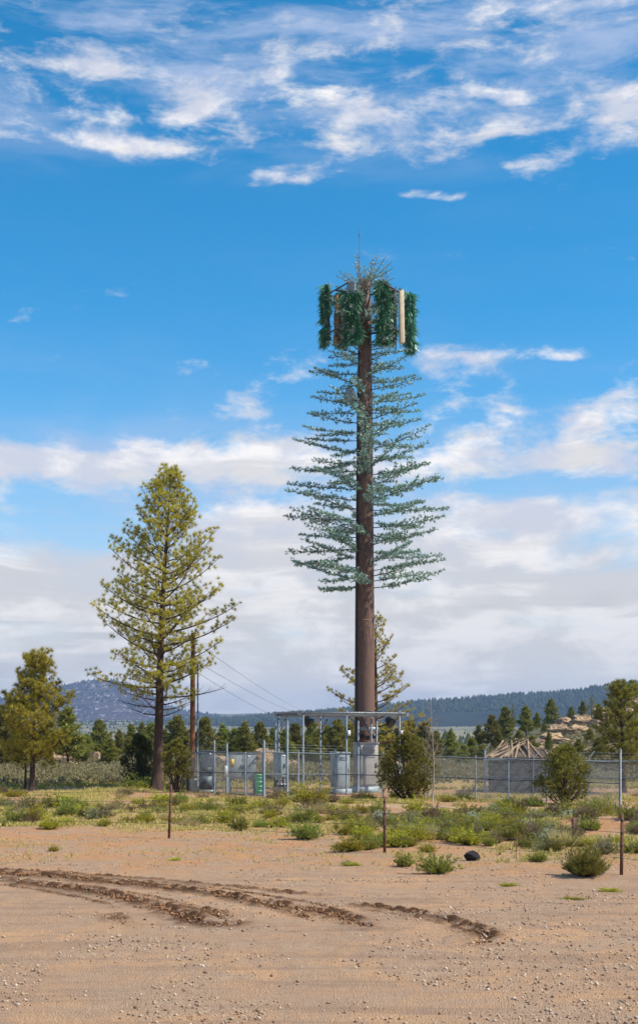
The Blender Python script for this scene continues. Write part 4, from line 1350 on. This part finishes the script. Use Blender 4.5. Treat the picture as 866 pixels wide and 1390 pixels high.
for (y0, y1, dx), wl in zip(((874, 967, .9), (899, 968, 0), (913, 974, -.9)), ('topmost', 'middle', 'lowest')):
    A = np.array([UX + .2, UY, PZ(y0, UY)]); B = np.array([FX + dx, FY, PZ(968, FY)])
    s = np.linspace(0, 1, 24)[:, None]
    P = A + (B - A) * s; P[:, 2] -= (1.2 if y0 < 900 else 2.0) * 4 * (s * (1 - s))[:, 0]
    o = link('power_line', MB().tube(P, .011, 4, False).data('power_line', M_dsteel))
    tag(o, f'{wl} overhead line strung from the brown utility pole over the valley', 'power line')


# ------------------------------------------------------------------ ruined log hut
def hut():
    Yh = 58.5; Xh = PX(712, Yh)
    z0 = tz(Xh, Yh)
    t = thing('ruined_hut', 'small eight-sided log hut with its pole roof fallen in', 'hut', (Xh, Yh, z0))
    R = 1.52; wt = PZ(1032, Yh) - z0; g = np.random.default_rng(4)
    n = 9; lh = wt / n
    ang = [k * PI / 4 + PI / 8 + .1 for k in range(9)]
    for k in range(8):
        a, b = ang[k], ang[k + 1]
        A = np.array([math.cos(a), math.sin(a)]) * R; B = np.array([math.cos(b), math.sin(b)]) * R
        d = (B - A) / np.linalg.norm(B - A)
        for c in range(n):
            z = lh * (c + .5) + (lh * .25 if k % 2 else 0) - .03
            e = .10 if c % 2 else .05
            part('log', MB().tube([[*(A - d * e), z], [*((A + B) / 2), z + g.uniform(-.01, .01)], [*(B + d * e), z]], lh * .5 * g.uniform(.9, 1.05), 7), M_log, t, True)
    # ring beam ends and fallen rafters
    for k in range(8):
        a, b = ang[k], ang[k + 1]
        A = np.array([math.cos(a), math.sin(a)]) * R * 1.1; B = np.array([math.cos(b), math.sin(b)]) * R * 1.1
        part('ring_beam', MB().tube([[*A, wt + .04], [*B, wt + .04 + g.uniform(-.04, .04)]], .06, 6), M_rafter if k in (4, 5) else M_log, t)
    pk = np.array([-.12, 0, PZ(1006, Yh) - z0])
    mb = MB(); an = np.linspace(0, 2 * PI, 25)[:-1]
    rings = []
    for rr, hh in ((1.12, .06), (.8, .26), (.45, .46), (.15, .58)):
        rings.append(np.stack([np.cos(an) * R * rr - .12 * (1 - rr), np.sin(an) * R * rr, wt + hh * (pk[2] - wt) / .75 + (vnoise(an * 2, an * 0 + rr * 9, 8) - .5) * .16], 1))
    V = np.concatenate(rings); F = [[i * 24 + j, i * 24 + (j + 1) % 24, (i + 1) * 24 + (j + 1) % 24, (i + 1) * 24 + j] for i in range(3) for j in range(24)]
    F.append([72, 78, 84, 90])
    mb.add(V, F); part('dark_gap_fill', mb, M_gapfill, t)  # dark brush cone added under the rafters so their gaps look shaded
    for k in range(44):
        a = k * 2 * PI / 44 + g.uniform(-.1, .1)
        A = np.array([math.cos(a) * R * g.uniform(1.02, 1.22), math.sin(a) * R * 1.12, wt + .10 + g.uniform(-.03, .06)])
        f = g.uniform(.5, 1.05); E = A + (pk + g.normal(size=3) * np.array([.30, .28, .03]) - A) * f; E[2] += .04
        if math.cos(a) > .45:
            E[2] -= g.uniform(.05, .25)          # the right side of the roof has slumped
        part('rafter', MB().tube(np.array([A, (A + E) / 2 + g.normal(size=3) * .02, E]), [.050, .046, .036], 6), M_rafter, t)
    for k in range(16):
        a = g.uniform(0, 6.28); c = np.array([math.cos(a), math.sin(a)]) * R * g.uniform(.3, .9)
        b = g.uniform(0, 6.28); l = g.uniform(.5, .9)
        d = np.array([math.cos(b) * l, math.sin(b) * l, g.uniform(-.1, .4)])
        c3 = np.array([*c, wt + .25])
        part('fallen_pole', MB().tube([c3 - d * .6, c3 + d * .6], .034, 5), M_rafter if k % 3 else M_log, t)


hut()

# small white shed far off among the trees
X, Y = PX(148, 240), 240
t = thing('white_shed', 'tiny white shed far off among the dark conifers', 'shed', (X, Y, tz(X, Y)), .3)
hz_ = PZ(1004, Y) - tz(X, Y)
part('wall', MB().box((0, 0, hz_ / 2), (1.7, 2.2, hz_)), M_white, t)
part('roof', MB().box((0, 0, hz_ + .08), (2.0, 2.5, .14)), M_cab_light, t)
part('door', MB().box((.2, -1.115, hz_ * .4), (.7, .03, hz_ * .75)), M_dsteel, t)


# ------------------------------------------------------------------ roadside wire fence
def wire_fence():
    posts = [(-45, 1122, 55), (229, 1138.5, 73), (522, 1157, 77), (843, 1187, 82), (1120, 1222, 100)]
    P = [G(a, b) for a, b, _ in posts]
    x0, y0 = P[1]
    t = thing('wire_fence', 'old barbed wire fence on rusty steel posts along the roadside', 'fence', (x0, y0, tz(x0, y0)))
    O = np.array([x0, y0, tz(x0, y0)])
    H = []
    for i, ((x, y), (px, py, hp)) in enumerate(zip(P, posts)):
        g0 = tz(x, y); h = hp / FPX * y; H.append((g0, h))
        lean = [.0, .06, .0, .02, 0][i]
        mb = MB()
        for (w, d, oy) in ((.040, .010, -.012), (.010, .040, .012)):          # T section
            c = np.array([x, y + oy, g0]) - O
            V = []
            for z, sx in ((-.2, 0), (h, lean)):
                for (a, b) in ((-w, -d), (w, -d), (w, d), (-w, d)):
                    V.append([c[0] + a * .72 + sx, c[1] + b * .72, c[2] + z])
            mb.add(np.array(V), [[0, 3, 2, 1], [4, 5, 6, 7], [0, 1, 5, 4], [1, 2, 6, 5], [2, 3, 7, 6], [3, 0, 4, 7]])
        p = part('post', mb, M_rust, t)
        for k in range(4):
            z = h * (.28 + .21 * k)
            part('wire_clip', MB().box(np.array([x + lean * z / h, y - .03, g0 + z]) - O, (.05, .02, .02)), M_dsteel, p)
    for (a, b, (ga, ha), (gb2, hb)) in zip(P[:-1], P[1:], H[:-1], H[1:]):
        for k in range(4):
            A = np.array([*a, ga + ha * (.28 + .21 * k)]) - O; B = np.array([*b, gb2 + hb * (.28 + .21 * k)]) - O
            m = (A + B) / 2 - np.array([0, 0, .04 + .02 * (k % 2)])
            part('wire', MB().tube([A + [0, -.035, 0], m, B + [0, -.035, 0]], .0042, 4, False), M_barb, t)
    for px, py, hp in ((375, 1134, 58), (700, 1168, 42)):
        x, y = G(px, py); g0 = tz(x, y)
        part('stay', MB().tube([np.array([x, y, g0 - .05]) - O, np.array([x + .03, y, g0 + hp / FPX * y]) - O], .009, 5), M_rust, t)


wire_fence()
X, Y = G(778.5, 1140)
t = thing('survey_stake', 'short weathered wooden stake standing alone among the shrubs', 'stake', (X, Y, tz(X, Y)), .3)
part('shaft', MB().box((0, 0, .20), (.085, .05, .50)), M_rust, t)
part('top', MB().add(np.array([[-.0425, -.025, .45], [.0425, -.025, .45], [.0425, .025, .45], [-.0425, .025, .45], [0, 0, .50]]), [[0, 1, 4], [1, 2, 4], [2, 3, 4], [3, 0, 4]]), M_rust, t)


# ------------------------------------------------------------------ shrubs
def shrub_mesh(seed, n=150, N=8, tl=.12, w=.014, upright=1.0, shape=.85):
    """unit shrub: radius .5, height about .8"""
    g = np.random.default_rng(seed)
    st, lf = MB(), MB()
    lob = g.uniform(0, 6.28, 3)
    P, D = [], []
    for i in range(n):
        az = g.uniform(0, 2 * PI); el = math.acos(1 - g.uniform(0, 1) ** .8 * .93)       # from the zenith
        r = .5 * (1 + .26 * math.sin(2 * az + lob[2]) + .20 * math.sin(3 * az + lob[0]) + .14 * math.sin(7 * az + lob[1])) * g.uniform(.45, 1.28)
        e = np.array([math.cos(az) * math.sin(el) * r, math.sin(az) * math.sin(el) * r, .07 + math.cos(el) * r * 1.5 * shape])
        b = np.array([math.cos(az) * .05, math.sin(az) * .05, -.03])
        if i % 2 == 0:
            st.tube(np.array([b, e]), [.008, .004], 3, False)
        d = unit(e - b + np.array([0, 0, .25 * upright]))
        for f in (.55, .75, .9, 1.0):
            if f < .8 and g.uniform() < .4: continue
            P.append(b + (e - b) * f + g.normal(size=3) * .025); D.append(d)
    needles(lf, np.array(P), np.array(D), N, tl * g.uniform(.7, 1.3, len(P)), w, .55, g)
    return st, lf


def flower_mesh(seed):
    g = np.random.default_rng(seed); mb = MB()
    n = 190
    az = g.uniform(0, 2 * PI, n); el = np.arccos(1 - g.uniform(0, 1, n) * .62); r = .55 * g.uniform(.8, 1.08, n)
    keep = fbm(az * 1.3, el * 3, seed, 2) > .40
    az, el, r = az[keep], el[keep], r[keep]
    P = np.stack([np.cos(az) * np.sin(el) * r, np.sin(az) * np.sin(el) * r, .08 + np.cos(el) * r * 1.28], 1)
    needles(mb, P, P * [1, 1, .6] + [0, 0, .4], 6, .05, .034, 1.2, g)
    return mb


SH = {}
for key, m, ups, sh in (('sage', M_sage, 1, .85), ('rabbit', M_rabbit, 1.4, .75), ('grey', M_grey, 1.0, .8), ('brown', M_brown, 1.2, .9)):
    SH[key] = []
    for s in range(4):
        st, lf = shrub_mesh(len(SH) * 20 + s, n=190, N=9, tl=.13, w=.020, upright=ups, shape=sh)
        SH[key].append((st.data('stems', M_twig), lf.data('leaves', m)))
SH['flower'] = []
for s in range(4):
    fl = flower_mesh(300 + s)
    SH['flower'].append((SH['grey'][s][0], SH['grey'][s][1], fl.data('blossom', M_flower)))
SH['dry'] = []
for s in range(3):
    lf = MB(); g = np.random.default_rng(600 + s)
    P = g.normal(size=(130, 3)) * [.16, .16, 0]; D = np.concatenate([P[:, :2] * 2.2, np.ones((130, 1))], 1)
    needles(lf, P, D, 4, .75 * g.uniform(.5, 1.1, 130), .018, .22, g)
    SH['dry'].append((None, lf.data('blades', M_dry)))
st, lf = shrub_mesh(77, n=420, N=12, tl=.15, w=.013, upright=1.4, shape=.72)
SH['big'] = [(st.data('stems', M_twig), lf.data('leaves', M_sage))]

LAB = {'sage': ('dark green sagebrush clump in the weedy strip past the wire fence', 'green sagebrush clumps'),
       'rabbit': ('bright yellow-green rabbitbrush clump in the weedy strip past the wire fence', 'yellow-green rabbitbrush clumps'),
       'grey': ('pale grey-green shrub without flowers in the weedy strip', 'pale grey-green shrubs'),
       'brown': ('half-dry brown shrub in the weedy strip', 'half-dry brown shrubs'),
       'flower': ('pale shrub covered in white blossom in the weedy strip', 'white flowering shrubs'),
       'dry': ('straw-coloured tuft of tall dry grass', 'tufts of tall dry grass')}
NAME = {'sage': 'sagebrush', 'rabbit': 'rabbitbrush', 'grey': 'grey_shrub', 'brown': 'brown_shrub', 'flower': 'flowering_shrub', 'dry': 'dry_grass_tuft', 'big': 'rabbitbrush'}
NEAR = [(45, 1085, 'just below the golden pine'), (150, 1085, 'between the golden pine and the tall pine'), (212, 1088, 'just below the tall pine'), (229, 1118, 'around the rusty post below the tall pine'),
        (90, 1112, 'on the verge far below the golden pine'), (330, 1090, 'in front of the chain-link gate'), (330, 1120, 'on the verge below the gate'), (430, 1090, 'in front of the steel canopy'), (430, 1120, 'on the verge below the canopy'),
        (555, 1096, 'in front of the round juniper'), (522, 1125, 'around the rusty post below the tower'), (590, 1120, 'on the verge below the bare sapling'), (645, 1130, 'behind the black rock'), (690, 1098, 'in front of the ruined hut'),
        (715, 1140, 'between the black rock and the big rabbitbrush'), (766, 1108, 'in front of the wide juniper'), (785, 1130, 'around the wooden stake'), (843, 1125, 'behind the rusty post below the fence corner post'),
        (842, 1100, 'below the fence corner post'), (700, 1190, 'alone on the bare dirt'), (250, 1165, 'alone on the bare dirt'), (480, 1175, 'alone on the bare dirt')]
LAB = {'sage': ('dark green sagebrush clump', 'green sagebrush clumps'), 'rabbit': ('yellow-green rabbitbrush clump', 'yellow-green rabbitbrush clumps'), 'grey': ('pale grey-green shrub without flowers', 'pale grey-green shrubs'),
       'brown': ('half-dry brown shrub', 'half-dry brown shrubs'), 'flower': ('pale shrub with white blossom', 'white flowering shrubs'), 'dry': ('straw-coloured tuft of dry grass', 'tufts of tall dry grass')}


def near(px, py):
    return min(NEAR, key=lambda q: (q[0] - px) ** 2 + (2.5 * (q[1] - py)) ** 2)[2]


gs = np.random.default_rng(12)
count = [0]


def shrub(px, py, w, h, key, label=None):
    """w, h in photo pixels"""
    X, Y = G(px, py); k = FPX / Y
    count[0] += 1
    v = SH[key][count[0] % len(SH[key])]
    o = thing(NAME[key], label or LAB[key][0] + ' ' + near(px, py), 'grass' if key == 'dry' else 'shrub', (X, Y, tz(X, Y) - .01), gs.uniform(0, 6.28), None if label else LAB[key][1])
    o.scale = (w / k, w / k, h / k / (.82 if key != 'dry' else .8))
    if v[0]: link('stems', v[0], o)
    link('leaves' if key != 'dry' else 'blades', v[1], o)
    if len(v) > 2: link('blossom', v[2], o)


shrub(795, 1189, 52, 42, 'big', 'big rounded green rabbitbrush on the sand before the rusty post')
shrub(594, 1184, 44, 28, 'sage', 'spreading blue-green shrub on the sand near the black rock')
shrub(549, 1174, 26, 20, 'sage', 'small upright green shrub on the sand by the middle rusty post')
shrub(581, 1157, 21, 15, 'rabbit', 'small round lime-green shrub just behind the spreading blue-green shrub')
shrub(416, 1138, 40, 27, 'sage', 'broad dark green shrub at the edge of the bare sand')
shrub(419, 1094, 48, 30, 'rabbit', 'tall bushy yellow-green shrub against the chain-link fence under the canopy')
shrub(820, 1160, 34, 25, 'grey', 'pale leafy shrub close behind the big rabbitbrush')
shrub(378, 1085, 26, 15, 'brown', 'brown dried shrub at the fence before the meter cabinet')
shrub(190, 1073, 46, 20, 'sage', 'dark bluish shrub at the foot of the tall pine')
manual = [(518, 1121, 27, 22, 'flower'), (642, 1128, 20, 26, 'flower'), (710, 1132, 32, 20, 'flower'), (744, 1146, 26, 22, 'flower'), (777, 1120, 30, 18, 'flower'), (545, 1136, 30, 20, 'grey'), (733, 1120, 34, 20, 'grey'), (797, 1117, 18, 10, 'flower'), (648, 1135, 16, 20, 'grey'),
          (325, 1128, 26, 22, 'sage'), (383, 1122, 22, 18, 'rabbit'), (368, 1112, 22, 14, 'rabbit'), (220, 1110, 20, 9, 'sage'), (172, 1117, 20, 11, 'rabbit'), (198, 1113, 14, 12, 'grey'), (355, 1122, 24, 10, 'sage'), (520, 1138, 17, 14, 'rabbit'),
          (477, 1116, 20, 15, 'sage'), (450, 1114, 20, 10, 'rabbit'), (428, 1113, 16, 9, 'rabbit'), (456, 1128, 10, 10, 'sage'), (148, 1103, 26, 13, 'brown'), (104, 1098, 34, 16, 'sage'), (83, 1097, 22, 18, 'sage'), (65, 1096, 26, 16, 'sage'), (12, 1096, 24, 14, 'grey'),
          (218, 1090, 28, 16, 'rabbit'), (245, 1090, 22, 15, 'sage'), (188, 1092, 20, 10, 'rabbit'), (160, 1095, 20, 9, 'sage'), (73, 1157, 16, 9, 'rabbit'), (478, 1173, 20, 6, 'rabbit'), (470, 1172, 12, 7, 'grey'), (237, 1168, 18, 5, 'rabbit'), (776, 1222, 26, 5, 'rabbit'), (690, 1203, 20, 6, 'rabbit'),
          (828, 1211, 24, 7, 'rabbit'), (690, 1135, 18, 16, 'sage'), (671, 1146, 22, 18, 'brown'), (664, 1150, 20, 15, 'sage'), (610, 1133, 26, 22, 'brown'), (592, 1139, 30, 14, 'sage'), (706, 1108, 18, 20, 'brown'), (713, 1150, 20, 17, 'sage'), (725, 1152, 22, 18, 'sage'), (735, 1155, 20, 16, 'grey'),
          (830, 1108, 22, 16, 'rabbit'), (790, 1075 + 33, 16, 8, 'grey'), (850, 1125, 20, 14, 'sage'), (662, 1086, 20, 12, 'dry'), (620, 1094, 14, 9, 'dry'), (488, 1083, 18, 10, 'brown'), (500, 1086, 22, 12, 'rabbit'), (452, 1089, 20, 12, 'brown'), (470, 1091, 18, 9, 'rabbit'), (730, 1168, 26, 16, 'sage'), (600, 1126, 24, 18, 'sage'), (628, 1124, 22, 17, 'sage'), (585, 1120, 18, 16, 'brown')]
for s in manual:
    shrub(*s)
for i in range(265):
    right = gs.uniform() < .68
    if right:
        px = gs.uniform(470, 880); py = gs.triangular(1100, 1118, 1162)
    else:
        px = gs.uniform(-10, 480); py = gs.triangular(1090, 1100, 1128)
    X, Y = G(px, py)
    if pale_mask(np.array([X]), np.array([Y]))[0] > .35: continue
    if abs(px - 522) < 8: continue
    if right and 770 < px < 860 and 1122 < py < 1140 and gs.uniform() < .8: continue       # bare spoil mound
    key = gs.choice(['sage', 'rabbit', 'grey', 'brown', 'dry'], p=[.40, .36, .04, .12, .08] if right else [.34, .36, .04, .08, .18])
    k = FPX / Y
    s = gs.uniform(.35, .78) * k
    shrub(px, py, s * .9, s * gs.uniform(.42, .7), str(key))
for i in range(46):                                   # clumps round the fence feet and along the pines
    px = gs.uniform(-5, 866); py = gs.uniform(1071, 1086) if px < 255 else gs.uniform(1079, 1088)
    if px > 560: py = gs.uniform(1081, 1100)
    X, Y = G(px, py)
    if pale_mask(np.array([X]), np.array([Y]))[0] > .4: continue
    k = FPX / Y; s = gs.uniform(.3, .7) * k
    shrub(px, py, s, s * gs.uniform(.4, .6), str(gs.choice(['sage', 'rabbit', 'dry', 'brown'], p=[.22, .26, .38, .14])))


# ------------------------------------------------------------------ ground cover, gravel, mud clods
def ground_cover():
    g = np.random.default_rng(99)
    n = 90000
    Y = 24 + 34 * g.uniform(0, 1, n) ** .9; X = g.uniform(-.30, .30, n) * Y
    p = green_mask(X, Y) * .75 + .20 * sst(fbm(X * .7, Y * .5, 44, 3), .40, .62) * sst(Y, 23, 27) * (1 - pale_mask(X, Y))
    k = g.uniform(size=n) < p
    X, Y = X[k], Y[k]
    P = np.stack([X, Y, terrain(X, Y) - .01], 1)
    mb = MB(); needles(mb, P, np.stack([0 * X, 0 * X, 0 * X + 1], 1), 7, g.uniform(.05, .19, len(X)) * (.35 + 1.1 * fbm(X * .8, Y * .8, 5, 2) * np.clip(green_mask(X, Y) + .25, 0, 1)), .014, .55, g)
    tag(link('grass', mb.data('grass', M_grass)), 'patchy short green and straw grass over the sandy verge', 'grass', kind='stuff')
    n = 26000
    Y = g.uniform(60, 104, n); X = g.uniform(-.30, .30, n) * Y
    k = (fbm(X * .15, Y * .12, 55, 3) > .30 + .012 * np.maximum(Y - 72, 0)) & (fbm(X * .5, Y * .3, 58, 3) > .34)
    X, Y = X[k], Y[k]
    P = np.stack([X, Y, terrain(X, Y) - .01], 1)
    mb = MB(); needles(mb, P, np.stack([0 * X, 0 * X, 0 * X + 1], 1), 8, g.uniform(.08, .24, len(X)), .03, .6, g)
    tag(link('meadow_grass', mb.data('meadow_grass', M_meadow)), 'yellow-green meadow grass behind the pines and compound', 'grass', kind='stuff')
    n = 5200
    Y = g.uniform(64, 150, n); X = g.uniform(-.32, .32, n) * Y
    k = fbm(X * .10, Y * .10, 59, 3) > .50 - .004 * (Y - 64)
    X, Y = X[k], Y[k]
    m = len(X)
    P = np.stack([X, Y, terrain(X, Y)], 1)
    P = (P[:, None] + g.normal(size=(m, 7, 3)) * [.30, .30, .09] + [0, 0, .16]).reshape(-1, 3)
    mb = MB(); needles(mb, P, np.tile([0, 0, 1.], (len(P), 1)), 14, .20 * g.uniform(.6, 1.3, len(P)), .050, 1.3, g)
    tag(link('sage_scrub', mb.data('sage_scrub', M_scrub)), 'grey-green low sage scrub spread in front of the far conifers', 'scrub', kind='stuff')


def stones(name, label, X, Y, size, mat, seed, zoff=0.3):
    g = np.random.default_rng(seed); n = len(X)
    base = np.array([[1, 0, 0], [0, 1, 0], [-1, 0, 0], [0, -1, 0], [0, 0, .8], [0, 0, -.8]], float)
    F = np.array([[0, 1, 4], [1, 2, 4], [2, 3, 4], [3, 0, 4], [1, 0, 5], [2, 1, 5], [3, 2, 5], [0, 3, 5]])
    a = g.uniform(0, 6.28, n)
    V = base[None] * g.uniform(.6, 1.35, (n, 6, 1)) * size[:, None, None] + g.normal(size=(n, 6, 3)) * .18 * size[:, None, None]
    R = np.stack([np.stack([np.cos(a), -np.sin(a)], -1), np.stack([np.sin(a), np.cos(a)], -1)], 1)
    V[..., :2] = np.einsum('nij,nkj->nki', R, V[..., :2])
    V += np.stack([X, Y, terrain(X, Y) + size * zoff], 1)[:, None]
    mb = MB().add(V.reshape(-1, 3), (F[None] + np.arange(n)[:, None, None] * 6).reshape(-1, 3))
    tag(link(name, mb.data(name, mat)), label, name.replace('_', ' ').split()[-1], kind='stuff')


def ground_bits():
    g = np.random.default_rng(101)
    n = 60000
    Y = 9.5 + 24 * g.uniform(0, 1, n) ** 1.25; X = g.uniform(-.34, .34, n) * Y
    k = fbm(X * .9, Y * .9, 111, 3) + .15 * (Y < 16) > g.uniform(.44, .66, n)
    X, Y = X[k], Y[k]
    stones('gravel', 'loose pale and brown gravel scattered over the bare dirt', X, Y, .004 + .020 * g.uniform(0, 1, len(X)) ** 4.5, M_gravel, 5)
    xs, ys, ss = [], [], []
    for poly, w, s in RUTS:
        P = np.array([G(*p) for p in poly]); L = np.concatenate([[0], np.cumsum(np.hypot(*np.diff(P, axis=0).T))])
        m = int(L[-1] * 150 * s)
        u = g.uniform(0, L[-1], m)
        x = np.interp(u, L, P[:, 0]); y = np.interp(u, L, P[:, 1])
        xs.append(x + g.normal(size=m) * w * .85); ys.append(y + g.normal(size=m) * w * .85); ss.append(.007 + .032 * g.uniform(0, 1, m) ** 2.8 * s)
    X, Y, S = np.concatenate(xs), np.concatenate(ys), np.concatenate(ss)
    k = fbm(X * 1.1, Y * 1.1, 121, 3) > g.uniform(.25, .6, len(X))
    stones('mud_clods', 'crumbled brown mud clods thrown up along the tyre ruts', X[k], Y[k], S[k], M_clod, 6, .25)


M_gravel = foliage('gravel_stones', [(0.280, 0.190, 0.130), (0.400, 0.290, 0.200), (0.580, 0.470, 0.370), (0.200, 0.130, 0.090), (0.350, 0.240, 0.160)], .9, 0, .2, 0)
M_clod = foliage('mud_clods', [(0.140, 0.070, 0.036), (0.210, 0.110, 0.055), (0.290, 0.160, 0.080)], .95, 0, .1, 0)
ground_cover()
ground_bits()

# ------------------------------------------------------------------ air
mh, th, bh, oh = new_mat('haze')
th.n.remove(bh)
pv = th.node('ShaderNodeVolumePrincipled')
pv.inputs['Color'].default_value = (.36, .58, 1.0, 1)
pv.inputs['Density'].default_value = .00009
pv.inputs['Anisotropy'].default_value = 0.0
th.l.new(pv.outputs[0], oh.inputs['Volume'])
mb = MB().box((0, 3720, 90), (24000, 7640, 290))
haze = link('haze', mb.data('haze', mh))
tag(haze, 'thin blue air between the road and the far hills', 'haze', kind='stuff')
haze.display_type = 'WIRE'
